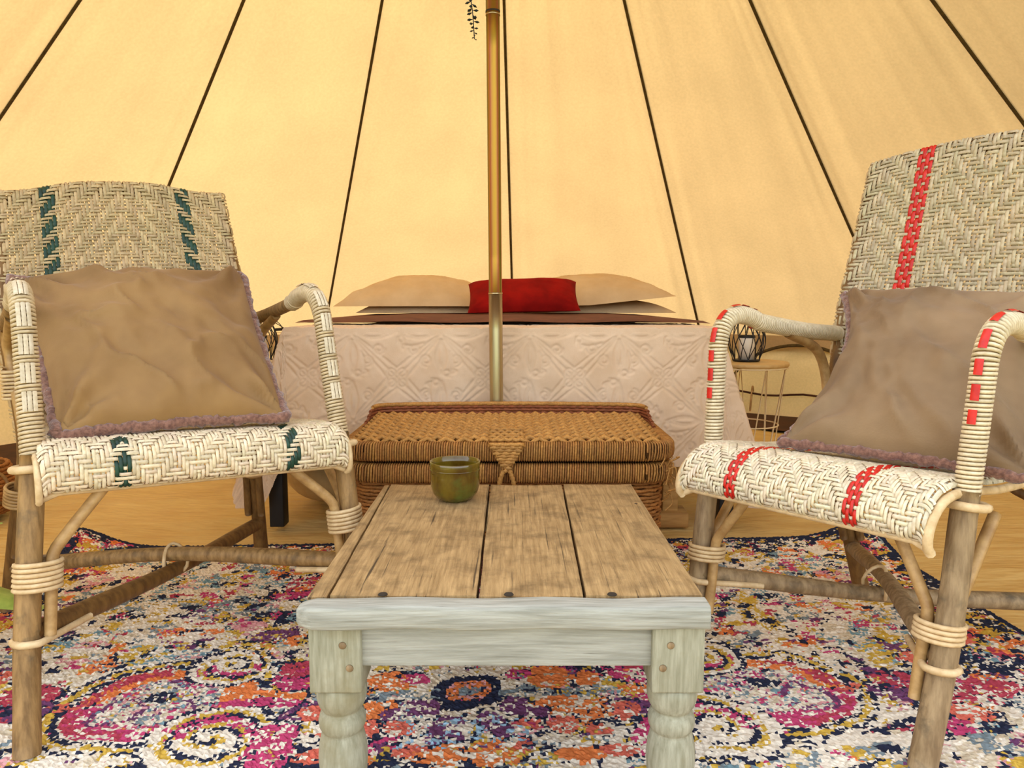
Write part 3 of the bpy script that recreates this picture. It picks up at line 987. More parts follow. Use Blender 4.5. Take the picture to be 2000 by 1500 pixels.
            if P['armbrace'] == 1:
                b0 = lerp(Am, Ar, 0.88) + A((0, 0, -0.018))
                b1 = lerp(a1, Ar, 0.45) + A((0, 0, -0.02))
                b2 = a2 - out_ * sg * 0.004 + (-fw) * 0.020
                MB().tube(resample(catmull([b0, b1, b2, a3 - fw * 0.02], 8), 0.012), 0.0095, 9).build('arm_brace', M['brace'], root)
                mid_ = lerp(a1, a2, 0.75) - fw * 0.010
                coil(np.linspace(mid_ - A((0, 0, 0.03)), mid_ + A((0, 0, 0.03)), 4), 0.021, 0.0072, 0.0034, 5, 14).build('binding', M['binding'], root)
    # crossed stretchers
    zf_, zr_ = P['str_f'], P['str_r']
    for a_, b_, dz in (('L', 'R', 0.0), ('R', 'L', 0.006)):
        p0, p1 = lpt(a_, 'f', zf_), lpt(b_, 'r', zr_)
        mid_ = lerp(p0, p1, 0.5) + A((0, 0, -0.012 if dz == 0 else 0.020))
        C = resample(catmull([p0, mid_, p1], 8), n=20)
        MB().tube(C, 0.0150 + 0.0010 * np.sin(np.linspace(0, 9, 20)), 12).build('stretcher', M[legm if dz else P['str2']], root)
        # split cane strap looped round the leg
        tdir = nrm(p1 - p0)
        sdv = nrm(np.cross(tdir, A((0, 0, 1))))
        rl_ = P['rleg'] + 0.004
        strap = [p0 + tdir * 0.11 + sdv * 0.015, p0 + tdir * 0.04 + sdv * 0.019] + [p0 + rl_ * (sdv * math.cos(t) - tdir * math.sin(t)) for t in np.linspace(0.2, np.pi - 0.2, 7)] + [p0 + tdir * 0.04 - sdv * 0.019, p0 + tdir * 0.11 - sdv * 0.015]
        MB().tube(resample(catmull(strap, 5), 0.008) + A((0, 0, -0.010)), 0.0055, 7).build('leg_strap', M['binding'], root)
    xm = (lpt('L', 'f', zf_) + lpt('R', 'r', zr_)) / 2
    lash = [xm + A((0, 0, 0.006)) + out_ * 0.022 * math.cos(t) + A((0, 0, 0.032)) * math.sin(t) + fw * 0.012 * math.cos(2 * t) for t in np.linspace(0, 2 * np.pi, 18)[:-1]]
    MB().tube(np.array(lash), 0.0035, 6, closed=True, cap=False).build('lashing', M['binding'], root)
    # ---- woven seat
    pf = catmull([(y, 0.0, z) for y, z in seat_prof], 10)
    ds = np.r_[0, np.cumsum(np.linalg.norm(np.diff(pf, axis=0), axis=1))]
    ds /= ds[-1]
    ymax = np.linalg.norm((Lk['rseat'] - Lk['joint'])[:2])

    def seat_fun(u, v):
        y = np.interp(v, ds, pf[:, 0]); z = np.interp(v, ds, pf[:, 2])
        def side(k):
            t = np.clip(y, 0, None) / ymax
            b = k['joint'][None] * (1 - t)[:, None] + k['rseat'][None] * t[:, None]
            b = b + fw[None] * np.clip(-y, 0, None)[:, None]
            b[:, 2] = z + (k['joint'][2] - (Lk['joint'][2] + Rk['joint'][2]) / 2)
            return b
        Lp, Rp = side(Lk), side(Rk)
        uu = P['inset'] + (1 - 2 * P['inset']) * u
        Q = Lp * (1 - uu)[:, None] + Rp * uu[:, None]
        mid_ = 1 - (2 * u - 1) ** 2
        Q[:, 2] -= P['seat_sag'] * mid_ * np.clip(y / 0.2, 0, 1)
        ro = np.clip((np.abs(2 * u - 1) - 0.955) / 0.045, 0, 1)
        Q[:, 2] -= 0.008 * ro ** 2
        return Q
    Ssurf = lambda u, v: surf_normal(seat_fun, u, v)
    nu, nv = P['seat_n']
    zig = P['seat_zig']
    I_, J_ = np.meshgrid(np.arange(nu), np.arange(nv), indexing='ij')
    tri = np.abs((I_ % (2 * zig)) - zig)
    over = ((tri + J_) % 6) < 3
    sc1 = A(P['seatcol'])
    def cols(n, base, spread=0.13):
        c = base[None] * (1 + (rng.random((n, 1)) - 0.5) * 2 * spread)
        c = c * (1 + (rng.random((n, 3)) - 0.5) * 0.06)
        return c
    stripes = lambda n: [i for f in P['stripes'] for i in range(int(f * n) - P['stripe_w'] // 2, int(f * n) - P['stripe_w'] // 2 + P['stripe_w'])]
    st = stripes(nu)
    if P['stripe_over']:
        for i in st: over[i] = (np.arange(nv) + 2 * i) % 4 != 0
    rest = [i for i in range(nu) if i not in st]
    seat = stuff(ribbons(Ssurf, nu, nv, over, cols(nu, sc1), 0.0026, 0.90, 'warp', rest, 0.3).build('woven_seat', M['cane'], root))
    stuff(ribbons(Ssurf, nu, nv, over, cols(nv, sc1 * 0.97), 0.0026, 0.70, 'weft', None, 0.25).build('seat_weft', M['cane'], seat))
    for f in P['stripes']:
        ids = list(range(int(f * nu) - P['stripe_w'] // 2, int(f * nu) - P['stripe_w'] // 2 + P['stripe_w']))
        o = stuff(ribbons(Ssurf, nu, nv, over, None, 0.0026, 0.98, 'warp', ids).build('seat_stripe', M[P['stripe_mat']], seat))
        o['label'] = P['stripe_label']
    # seat rails: front lip and the two side rails
    lip = np.array([seat_fun(A([u]), A([0.0]))[0] for u in np.linspace(0, 1, 24)]) + A((0, 0, -0.003))
    MB().tube(lip, 0.0055, 8).build('front_rail', M['binding'], root)
    for u in (0.0, 1.0):
        sd_ = seat_fun(np.full(40, u), np.linspace(0, 1, 40)) + A((0, 0, -0.008)) + out_ * (0.004 if u else -0.004)
        MB().tube(resample(sd_, 0.012), P['rail_r'], 8).build('side_rail', M['binding'], root)
    # ---- woven back
    BL = catmull([Lk['rseat'], Lk['armrear'], lerp(Lk['armrear'], Lk['top'], 0.55), Lk['top']], 12)
    BR = catmull([Rk['rseat'], Rk['armrear'], lerp(Rk['armrear'], Rk['top'], 0.55), Rk['top']], 12)
    BL, BR = resample(BL, n=40), resample(BR, n=40)
    tq = np.linspace(0, 1, 40)

    def back_fun(u, v):
        vv = np.clip(v / 0.97, 0, 1)
        ip = lambda B: np.stack([np.interp(vv, tq, B[:, k]) for k in range(3)], -1)
        Lp, Rp = ip(BL), ip(BR)
        w_ = P['back_over']
        uu = -w_ + (1 + 2 * w_) * u
        Q = Lp * (1 - uu)[:, None] + Rp * uu[:, None]
        mid_ = 1 - (2 * u - 1) ** 2
        Q = Q - fw[None] * (P['bow'] * mid_)[:, None] + fw[None] * 0.014
        arch = P['arch'](2 * u - 1)
        Q[:, 2] += arch * vv ** 3
        # roll round the posts and over the top rail
        ro = np.clip((np.abs(2 * u - 1) - 0.93) / 0.07, 0, 1)
        Q = Q - fw[None] * (0.030 * (1 - np.sqrt(np.clip(1 - ro ** 2, 0, 1))))[:, None]
        rt = np.clip((v - 0.95) / 0.05, 0, 1)
        Q = Q - fw[None] * (0.030 * (1 - np.cos(rt * np.pi / 2)))[:, None]
        Q[:, 2] -= 0.004 * rt ** 2
        return Q
    Sb = lambda u, v: surf_normal(back_fun, u, v)
    t_ = Sb(A([0.5]), A([0.5]))[1][0]
    if t_ @ fw < 0:
        Sb0 = Sb
        Sb = lambda u, v: (lambda r: (r[0], -r[1]))(Sb0(u, v))
    nu, nv = P['back_n']
    I_, J_ = np.meshgrid(np.arange(nu), np.arange(nv), indexing='ij')
    zig = P['back_zig']
    if P['back_center']:
        tri = np.abs(I_ - nu // 2)
    else:
        tri = np.abs(((I_ + zig // 2) % (2 * zig)) - zig)
    over = ((tri + J_) % 6) < 3
    bc = A(P['backcol'])
    st = stripes(nu)
    if P['stripe_over']:
        for i in st: over[i] = (np.arange(nv) + 2 * i) % 4 != 0
    rest = [i for i in range(nu) if i not in st]
    back = stuff(ribbons(Sb, nu, nv, over, cols(nu, bc, 0.16), 0.0028, 0.86, 'warp', rest, 0.35).build('woven_back', M['cane_back'], root))
    stuff(ribbons(Sb, nu, nv, over, cols(nv, bc * 0.96, 0.14), 0.0028, 0.66, 'weft', None, 0.25).build('back_weft', M['cane_back'], back))
    for f in P['stripes']:
        ids = list(range(int(f * nu) - P['stripe_w'] // 2, int(f * nu) - P['stripe_w'] // 2 + P['stripe_w']))
        o = stuff(ribbons(Sb, nu, nv, over, None, 0.0026, 0.98, 'warp', ids).build('back_stripe', M[P['stripe_mat']], back))
        o['label'] = P['stripe_label']
    # top rail inside the roll
    rail = np.array([back_fun(A([u]), A([0.955]))[0] for u in np.linspace(0.03, 0.97, 24)]) - fw * 0.014 + A((0, 0, -0.012))
    MB().tube(rail, 0.010, 8).build('top_rail', M['pole_dark'], root)
    return root, fw, out_


def side(foot, joint, arm, armrear, rfoot, rseat, top):
    return dict(foot=A(foot), joint=A(joint), arm=A(arm), armrear=A(armrear), rfoot=A(rfoot), rseat=A(rseat), top=A(top))


F0 = 0.0
KL = dict(L=side((-0.699, 1.005, F0), (-0.704, 1.073, 0.417), (-0.735, 1.121, 0.680), (-1.027, 1.505, 0.612), (-1.070, 1.518, F0), (-0.966, 1.452, 0.385), (-1.088, 1.606, 0.889)),
          R=side((-0.275, 1.332, F0), (-0.318, 1.352, 0.400), (-0.361, 1.400, 0.679), (-0.643, 1.790, 0.612), (-0.642, 1.845, F0), (-0.610, 1.716, 0.375), (-0.725, 1.876, 0.922)))
KR = dict(L=side((0.330, 1.300, F0), (0.370, 1.346, 0.373), (0.378, 1.359, 0.634), (0.723, 1.639, 0.590), (0.797, 1.633, F0), (0.691, 1.575, 0.348), (0.807, 1.686, 0.962)),
          R=side((0.574, 0.974, F0), (0.626, 1.000, 0.382), (0.650, 1.013, 0.627), (1.008, 1.261, 0.590), (1.017, 1.327, F0), (0.937, 1.249, 0.348), (1.076, 1.329, 0.961)))
prof_L = [(-0.030, 0.378), (-0.044, 0.382), (-0.050, 0.398), (-0.048, 0.420), (-0.036, 0.437), (-0.008, 0.445), (0.06, 0.443), (0.20, 0.428), (0.36, 0.415), (0.455, 0.412)]
prof_R = [(-0.086, 0.340), (-0.094, 0.346), (-0.097, 0.360), (-0.092, 0.378), (-0.074, 0.398), (-0.040, 0.410), (0.02, 0.408), (0.14, 0.392), (0.28, 0.384), (0.385, 0.384)]
common = dict(armwood='pole_wood', pitch=0.0062, wrapfrac=0.62, armlift=0.035, armbend=0.30)
PL = dict(dict(common, wrapfrac=0.55), rail_r=0.0048, leg='pole_wood', rleg=0.0178, str2='pole_dark', wrapcol=(0.60, 0.46, 0.27), inlay='cane', inlay_tint=(0.64, 0.53, 0.36), inlay_from=0.070, inlay_to=0.44,
          inlay_len=0.030, inlay_gap=0.013, inlay_off=(-0.0068, 0.0, 0.0068), inlay_w=0.0058, bind_f=0.262, bind_h=0.044, brace_drop=0.090, armbrace=1, str_f=0.180, str_r=0.112,
          inset=0.012, seat_sag=0.012, seat_n=(80, 78), seat_zig=6, seatcol=(0.74, 0.61, 0.40), stripes=(0.225, 0.79), stripe_w=4, stripe_over=False, stripe_mat='green_cane', stripe_label='dark green woven stripe',
          bow=0.030, back_over=0.030, arch=lambda x: 0.026 * np.clip(1 - np.abs(x) ** 2.2 * 1.0, 0, 1) * (0.5 - 0.5 * np.cos(np.pi * np.clip((1 - np.abs(x)) * 1.35, 0, 1))) + 0.004,
          back_n=(66, 74), back_zig=26, back_center=True, backcol=(0.55, 0.40, 0.20))
PR = dict(dict(common, wrapfrac=0.97), rail_r=0.0068, leg='pole_grey', rleg=0.0185, str2='pole_grey', wrapcol=(0.68, 0.56, 0.36), inlay='red_cane', inlay_tint=(1, 1, 1), inlay_from=0.100, inlay_to=0.50,
          inlay_len=0.021, inlay_gap=0.013, inlay_off=(0.0,), inlay_w=0.0115, bind_f=0.205, bind_h=0.028, brace_drop=0.105, armbrace=2, str_f=0.165, str_r=0.115,
          inset=0.02, seat_sag=0.008, seat_n=(76, 74), seat_zig=7, seatcol=(0.74, 0.63, 0.44), stripes=(0.25, 0.75), stripe_w=4, stripe_over=True, stripe_mat='red_cane', stripe_label='bright red woven stripe',
          bow=0.030, back_over=0.035, arch=lambda x: 0.030 * (1 - np.abs(x) ** 2), back_n=(64, 80), back_zig=9, back_center=False, backcol=(0.56, 0.45, 0.27))
chairL, fwL, outL = make_chair('wicker_armchair', 'woven cane armchair with dark green stripes in its seat and back', KL, prof_L, PL)
chairR, fwR, outR = make_chair('wicker_armchair', 'woven cane armchair with bright red stripes in its seat and back', KR, prof_R, PR)


# ================================================================== soft things
def cushion(name, corners, thick, mt, label, cat, group=None, n=44, wrinkle=0.006, seed=1, trim=None, trim_r=0.011, puff=2.6, pinch=0.04, front=None, droop=None, root=None, power=0.5, bf=1.0):
    """corners: BL, BR, TR, TL in the world; two bulged faces sewn at the edge"""
    BLc, BRc, TRc, TLc = [A(c, float) for c in corners]
    u = np.linspace(-1, 1, n)[:, None]
    v = np.linspace(-1, 1, n)[None]
    # sides of a stuffed cushion pull in between the corners
    uu = u * (1 - pinch * (1 - v ** 2))
    vv = v * (1 - pinch * (1 - u ** 2))
    a, b = (uu + 1) / 2, (vv + 1) / 2
    Q = (BLc * ((1 - a) * (1 - b))[..., None] + BRc * (a * (1 - b))[..., None] + TRc * (a * b)[..., None] + TLc * ((1 - a) * b)[..., None])
    nn = nrm(np.cross((BRc + TRc) - (BLc + TLc), (TLc + TRc) - (BLc + BRc)))
    if front is not None and nn @ A(front) < 0: nn = -nn
    prof = np.clip((1 - np.abs(u) ** puff) * (1 - np.abs(v) ** puff), 0, 1) ** power
    if droop is not None: Q = Q + droop(u, v)
    wv = fbm(u * 2.6 + v * 1.1 + seed * 3, v * 2.2 - u * 0.8 + seed, seed=seed) - 0.5
    rid = 1 - np.abs(2 * fbm(u * 1.7 + v * 1.6 + seed, (v - u) * 0.8 + seed, seed=seed + 5) - 1) * 2.2
    rad = np.hypot(u, v)
    cr = np.exp(-((1 - np.abs(u)) ** 2 + (1 - np.abs(v)) ** 2) / 0.30) * np.sin((np.arctan2(1 - np.abs(v), 1 - np.abs(u)) * 9))
    disp = wrinkle * (1.6 * wv + 0.8 * np.clip(rid, 0, 1) ** 2 + 0.9 * cr) * np.clip((1 - np.maximum(np.abs(u), np.abs(v))) * 6, 0, 1)
    f = Q + nn * (thick * 0.5 * prof + disp)[..., None]
    bk = Q - nn * ((thick * 0.5 * prof + disp * 0.4) * bf)[..., None]
    g = MB()
    base = (BLc + BRc) / 2
    g.grid(f)
    g.grid(bk, flip=True)
    # keep anything from sinking under the resting height
    if root is None:
        o = g.build(name, M[mt])
        tag(o, label, cat, group)
        return o
    o = g.build('cover', M[mt], root)
    ring = np.concatenate([Q[:, 0], Q[-1, 1:], Q[-2::-1, -1], Q[0, -2:0:-1]])
    ring = resample(np.vstack([ring, ring[:1]]), 0.006)[:-1]
    k = np.arange(len(ring))
    rads = trim_r * (0.80 + 0.5 * vnoise(k * 0.55, 0 * k, seed=seed))
    ringj = ring + (rng.random(ring.shape) - 0.5) * 0.004
    g = MB()
    T, N_, B_ = frames(ringj)
    ang = np.linspace(0, 2 * np.pi, 10, endpoint=False)
    rj = rads[:, None] * (0.82 + 0.36 * rng.random((len(ring), 10)))
    P = ringj[:, None] + rj[..., None] * (np.cos(ang)[None, :, None] * N_[:, None] + np.sin(ang)[None, :, None] * B_[:, None])
    g.grid(P, cu=True, cv=True)
    g.build('fleece_trim', M[trim], root)
    return o


def local(orig, fw, out_, lx, ly, z):
    p = A((orig[0], orig[1], 0.0)) + out_ * lx - fw * ly
    p[2] = z
    return p


oL = (KL['L']['joint'] + KL['R']['joint']) / 2
oR = (KR['L']['joint'] + KR['R']['joint']) / 2
cl = lambda x, y, z: local(oL, fwL, outL, x, y, z)
cr_ = lambda x, y, z: local(oR, fwR, outR, x, y, z)
cs = [cl(-0.205, 0.015, 0.459), cl(0.135, -0.010, 0.458), cl(0.180, 0.365, 0.715), cl(-0.235, 0.365, 0.700)]
rt = thing('throw_cushion', (cs[0] + cs[1]) / 2 * A((1, 1, 0)) + A((0, 0, 0.45)), 'tan velvet cushion with brown fleece edging on the green-striped chair', 'cushion')
cushion('cover', cs, 0.13, 'velvet', '', '', seed=3, wrinkle=0.022, trim='fluff', trim_r=0.0088, root=rt, front=fwL + A((0, 0, 0.8)), n=70, bf=0.35)
cs = [cr_(-0.085, 0.010, 0.421), cr_(0.280, 0.055, 0.420), cr_(0.188, 0.400, 0.665), cr_(-0.205, 0.405, 0.676)]
rt = thing('throw_cushion', (cs[0] + cs[1]) / 2 * A((1, 1, 0)) + A((0, 0, 0.42)), 'grey-taupe velvet cushion with brown fleece edging on the red-striped chair', 'cushion')
cushion('cover', cs, 0.13, 'velvet_grey', '', '', seed=8, wrinkle=0.018, trim='fluff', trim_r=0.0080, root=rt, droop=lambda u, v: outR * (0.050 * (1 - v ** 2) * np.clip(-u, 0, 1) ** 2)[..., None], front=fwR + A((0, 0, 0.8)), n=70, bf=0.35)

# ================================================================== bed
BX, BHW, BY0, BY1, BZ = -0.03, 0.612, 2.105, 3.98, 0.585
bd = thing('bed', (BX, (BY0 + BY1) / 2, 0.0), 'double bed on black legs with a pine base, set behind the tent pole', 'bed')
MB().box((BX, (BY0 + BY1) / 2, 0.445), (2 * BHW - 0.02, BY1 - BY0 - 0.02, 0.25), 0.04, 4).build('mattress', M['mattress'], bd)
for y in (BY0 + 0.05, BY1 - 0.05):
    MB().box((BX, y, 0.285), (2 * BHW - 0.04, 0.035, 0.07), 0.003).build('rail', M['pine'], bd)
for x in (BX - BHW + 0.05, BX + BHW - 0.05):
    MB().box((x, (BY0 + BY1) / 2, 0.285), (0.035, BY1 - BY0 - 0.04, 0.07), 0.003).build('rail', M['pine'], bd)
for i in range(9):
    MB().box((BX, BY0 + 0.12 + i * 0.205, 0.310), (2 * BHW - 0.10, 0.08, 0.018), 0.002).build('slat', M['pine'], bd)
for x in (-0.690, 0.628):
    for y in (BY0 + 0.040, BY1 - 0.06):
        MB().box((x, y, 0.128), (0.042, 0.05, 0.25), 0.003).build('leg', M['black'], bd)
MB().box((0.468, BY0 + 0.06, 0.150), (0.046, 0.046, 0.21), 0.003).build('support_post', M['pine'], bd)
MB().box((0.475, BY0 + 0.055, 0.024), (0.085, 0.085, 0.044), 0.003).build('support_foot', M['pine'], bd)
MB().box((-0.40, BY0 + 0.055, 0.024), (0.085, 0.085, 0.044), 0.003).build('support_foot', M['pine'], bd)
MB().box((-0.40, BY0 + 0.06, 0.150), (0.046, 0.046, 0.21), 0.003).build('support_post', M['pine'], bd)

# quilt with stitched medallions in relief
TILE = 0.252
tn = 84
tg = (np.arange(tn) + 0.5) / tn - 0.5
TXg, TYg = np.meshgrid(tg, tg, indexing='ij')
curves = []
th = np.linspace(0, 1, 60)
for q in range(4):
    a = q * np.pi / 2
    rot = A(((math.cos(a), -math.sin(a)), (math.sin(a), math.cos(a))))
    for c in ([(0.06 + 0.40 * t, 0.060 * math.sin(np.pi * t) * (1 - 0.3 * t)) for t in th], [(0.06 + 0.40 * t, -0.060 * math.sin(np.pi * t) * (1 - 0.3 * t)) for t in th],
              [(0.10 + 0.28 * t, 0.030 * math.sin(np.pi * t)) for t in th], [(0.10 + 0.28 * t, -0.030 * math.sin(np.pi * t)) for t in th],
              [(t * 0.5, t * 0.5) for t in th], [(0.06 + t * 0.44, 0.03 + t * 0.36) for t in th], [(0.03 + t * 0.36, 0.06 + t * 0.44) for t in th],
              [(0.30 + 0.07 * (1 - t * 0.7) * math.cos(t * 9), 0.17 + 0.07 * (1 - t * 0.7) * math.sin(t * 9)) for t in th],
              [(0.17 + 0.07 * (1 - t * 0.7) * math.sin(t * 9), 0.30 + 0.07 * (1 - t * 0.7) * math.cos(t * 9)) for t in th],
              [(0.45 + 0.035 * math.cos(t * 6.3), 0.06 + 0.035 * math.sin(t * 6.3)) for t in th], [(0.40 + 0.10 * t, 0.12 + 0.05 * math.sin(6 * t)) for t in th],
              [(0.44 + 0.045 * math.cos(t * 6.3), 0.44 + 0.045 * math.sin(t * 6.3)) for t in th], [(0.20 + 0.26 * t, 0.105 + 0.03 * math.sin(3 * t)) for t in th]):
        curves.append(A(c) @ rot.T)
cp = np.concatenate(curves)
D = np.full((tn, tn), 9.0)
for i in range(0, len(cp), 200):
    c = cp[i:i + 200]
    D = np.minimum(D, np.min(np.hypot(TXg[..., None] - c[:, 0], TYg[..., None] - c[:, 1]), -1))
relief = 1 - np.exp(-(D / 0.0135) ** 2)


def quilt_relief(p, q):
    a = ((p / TILE) % 1.0) * tn - 0.5
    b = ((q / TILE) % 1.0) * tn - 0.5
    i0, j0 = np.floor(a).astype(int), np.floor(b).astype(int)
    fa, fb = a - i0, b - j0
    g_ = lambda i, j: relief[i % tn, j % tn]
    return (g_(i0, j0) * (1 - fa) * (1 - fb) + g_(i0 + 1, j0) * fa * (1 - fb) + g_(i0, j0 + 1) * (1 - fa) * fb + g_(i0 + 1, j0 + 1) * fa * fb)


DR = 0.415
QST = 0.0031
ps = np.arange(-BHW - DR, BHW + DR + QST, QST)
qs = np.arange(-DR, 0.42, QST)            # q<0 hangs in front, q>0 lies on the bed
Pq, Qq = np.meshgrid(ps, qs, indexing='ij')
ex_ = np.clip(np.abs(Pq) - BHW, 0, None)
ey_ = np.clip(-Qq, 0, None)
r_ = np.hypot(ex_, ey_)
lim = np.where((ex_ > 0.1) & (ey_ > 0.1), 0.53, 9)
r_ = np.where(r_ > lim, lim + (r_ - lim) * 0.02, r_)
phi = np.arctan2(ex_, ey_ + 1e-9)          # 0 = front, pi/2 = side
sgnp = np.sign(Pq)
corner = np.sin(2 * phi) * (r_ > 0)
flare = (0.02 + 0.30 * np.sin(phi) ** 1.5) * r_ + 0.05 * corner * r_ * np.sin(phi * 8)
flx = flare * np.sin(phi) + 0.06 * corner * r_
fly = flare * np.cos(phi) * 0.45
rb = 0.03                                     # rounded mattress edge
drop = np.where(r_ > rb, r_ - rb * 0.45, r_ * r_ / (2 * rb) * 1.1)
Xq = BX + np.clip(Pq, -BHW, BHW) + sgnp * flx
Yq = BY0 + np.clip(Qq, 0, None) - fly - 0.004
Zq = BZ - drop * 0.985
Zq = np.maximum(Zq, 0.006 + 0.004 * np.sin(Pq * 30))
rel = quilt_relief(Pq + 0.045, Qq + 0.155)
nq = np.stack([sgnp * np.sin(phi) * (r_ > rb), -np.cos(phi) * (r_ > rb), 1.0 * (r_ <= rb)], -1)
nq = np.where((r_ <= 0)[..., None], A((0, 0, 1.0)), nq)
und = 0.004 * (fbm(Pq * 5, Qq * 5, seed=77) - 0.5) + 0.0040 * rel + 0.0012 * (fbm(Pq * 60, Qq * 60, seed=78) - 0.5)
PQ = np.stack([Xq, Yq, Zq], -1) + nq * und[..., None]
PQ[..., 2] = np.maximum(PQ[..., 2], 0.004)
q_ = MB().grid(PQ).build('quilt', M['quilt'])
tag(q_, 'pale beige quilt stitched with leafy medallions hanging over the foot of the bed', 'quilt')

# brown blanket: folded slab just behind the quilt edge
nb1, nb2 = 60, 14
u = np.linspace(-1, 1, nb1)[:, None]
v = np.linspace(0, 1, nb2)[None]
bx = BX + u * (0.66 + 0.0 * v)
by = 2.36 + v * 1.30
hz = (0.006 + 0.009 * np.clip(1 - np.abs(u) ** 2.5, 0, 1)) * np.clip(np.minimum(v, 1 - v) * 40, 0, 1) ** 0.5 + 0.002 * np.sin(u * 11 + 1)
bz = BZ + 0.012 + hz - 0.05 * np.clip(np.abs(u) - 0.93, 0, 1)
g = MB().grid(np.stack([bx + 0 * v, by + 0 * u, bz + 0 * v], -1))
g.grid(np.stack([bx + 0 * v, by + 0 * u, BZ + 0.0105 - 0.05 * np.clip(np.abs(u) - 0.93, 0, 1) + 0 * v], -1), flip=True)
tag(g.build('blanket', M['brown_blanket']), 'brown blanket laid flat across the bed behind the quilt', 'blanket')


def pillow(c, w_, h_, thick, tilt, yaw, mt, label, seed, roll=0.0, name='pillow', wr=0.008, **kw):
    """centre of bottom edge c; leans back by tilt from the upright"""
    ux = A((math.cos(yaw) * math.cos(roll), math.sin(yaw) * math.cos(roll), math.sin(roll)))
    bk_ = A((-math.sin(yaw), math.cos(yaw), 0))
    up = nrm(bk_ * math.sin(tilt) + A((0, 0, 1)) * math.cos(tilt))
    up = nrm(up - ux * (up @ ux))
    c = A(c, float)
    cs = [c - ux * w_ / 2, c + ux * w_ / 2, c + ux * w_ / 2 + up * h_, c - ux * w_ / 2 + up * h_]
    return cushion(name, cs, thick, mt, label, 'pillow' if name == 'pillow' else 'cushion', seed=seed, wrinkle=wr, front=(0, -1, 0.5), **kw)


ZB = BZ + 0.0325
def edge_droop(h, up=0.0):
    return lambda u, v: A((0, 0, -1.0)) * (h * np.maximum(np.abs(u), np.abs(v)) ** 3 * (1 - up * np.clip(u, 0, 1)))[..., None]


pillow((-0.37, 3.20, ZB + 0.036), 0.60, 0.40, 0.040, 1.55, 0.03, 'pillow', 'flat beige pillow under the plump one with the flat pointed tip', 21, wr=0.002, droop=edge_droop(0.040), pinch=0.02, bf=0.5)
pillow((0.37, 3.22, ZB + 0.036), 0.68, 0.40, 0.040, 1.55, -0.03, 'pillow', 'flat beige pillow beneath the one with the upturned corner', 22, wr=0.002, droop=edge_droop(0.040), pinch=0.02, bf=0.5)
pillow((-0.395, 3.16, ZB + 0.080), 0.72, 0.44, 0.130, 1.52, 0.04, 'pillow', 'plump beige pillow on top, its flat pointed tip over the bed edge', 23, puff=2.2, power=0.6, pinch=0.06, droop=edge_droop(0.056), bf=0.32)
pillow((0.335, 3.16, ZB + 0.080), 0.72, 0.44, 0.130, 1.49, -0.03, 'pillow', 'beige pillow on top with an upturned pointed corner, behind the red cushion', 24, roll=0.015, puff=2.2, power=0.6, pinch=0.06, droop=edge_droop(0.052, 0.65), bf=0.32)
pillow((0.048, 2.93, ZB + 0.004), 0.445, 0.200, 0.10, 0.95, 0.02, 'red_velvet', 'dark red velvet cushion propped against the beige pillows on the bed', 25, name='cushion', wr=0.003, puff=4.0, roll=0.02, bf=0.4)

# ================================================================== storage basket
KX0, KX1, KY0, KY1 = -0.362, 0.348, 1.640, 1.985
kcx, kcy = (KX0 + KX1) / 2, (KY0 + KY1) / 2
bk = thing('storage_basket', (kcx, kcy, 0.01), 'lidded seagrass storage trunk with a woven clasp at the foot of the bed', 'basket')
SG = A(srgb(194, 140, 68)[:3]); SGD = A(srgb(170, 112, 52)[:3]); SGR = A(srgb(150, 82, 42)[:3]); SGB = A(srgb(96, 30, 22)[:3])


def rrect(x0, x1, y0, y1, r, n=6):
    pts = []
    for cx, cy, a0 in ((x1 - r, y0 + r, -np.pi / 2), (x1 - r, y1 - r, 0), (x0 + r, y1 - r, np.pi / 2), (x0 + r, y0 + r, np.pi)):
        for k in range(n + 1):
            a = a0 + k / n * np.pi / 2
            pts.append((cx + r * math.cos(a), cy + r * math.sin(a)))
    return A(pts + pts[:1])


def loop_pts(step, z, off, r=0.05):
    c = rrect(KX0 - off, KX1 + off, KY0 - off, KY1 + off, r + off)
    c = np.c_[c, np.full(len(c), z)]
    return resample(c, step)[:-1]


MB().box((kcx, kcy, 0.155), (KX1 - KX0 - 0.03, KY1 - KY0 - 0.03, 0.29), 0.03, 4).build('basket_core', M['dark_inside'], bk)
# body rows woven over stakes
g = MB()
zrow, row = 0.016, 0
while zrow < 0.252:
    C = loop_pts(0.0135, zrow, -0.006)
    k = np.arange(len(C))
    T, N_, B_ = frames(np.vstack([C, C[:1]]))
    nh = np.cross(T[:-1], A((0, 0, 1)))
    C = C + nh * (0.0028 * np.cos(np.pi * (k + row)))[:, None] + A((0, 0, 1)) * ((rng.random(len(C)) - 0.5) * 0.002)[:, None]
    base_ = SGB if zrow < 0.10 else SGD
    tint = base_ * (0.8 + 0.4 * rng.random())
    tt_ = np.repeat(tint[None] * (0.85 + 0.3 * rng.random((len(C), 1))), 5, 0)
    g.tube(C, 0.0042, 5, closed=True, cap=False, tint=tt_)
    zrow += 0.0084; row += 1
stuff(g.build('woven_body', M['seagrass'], bk))


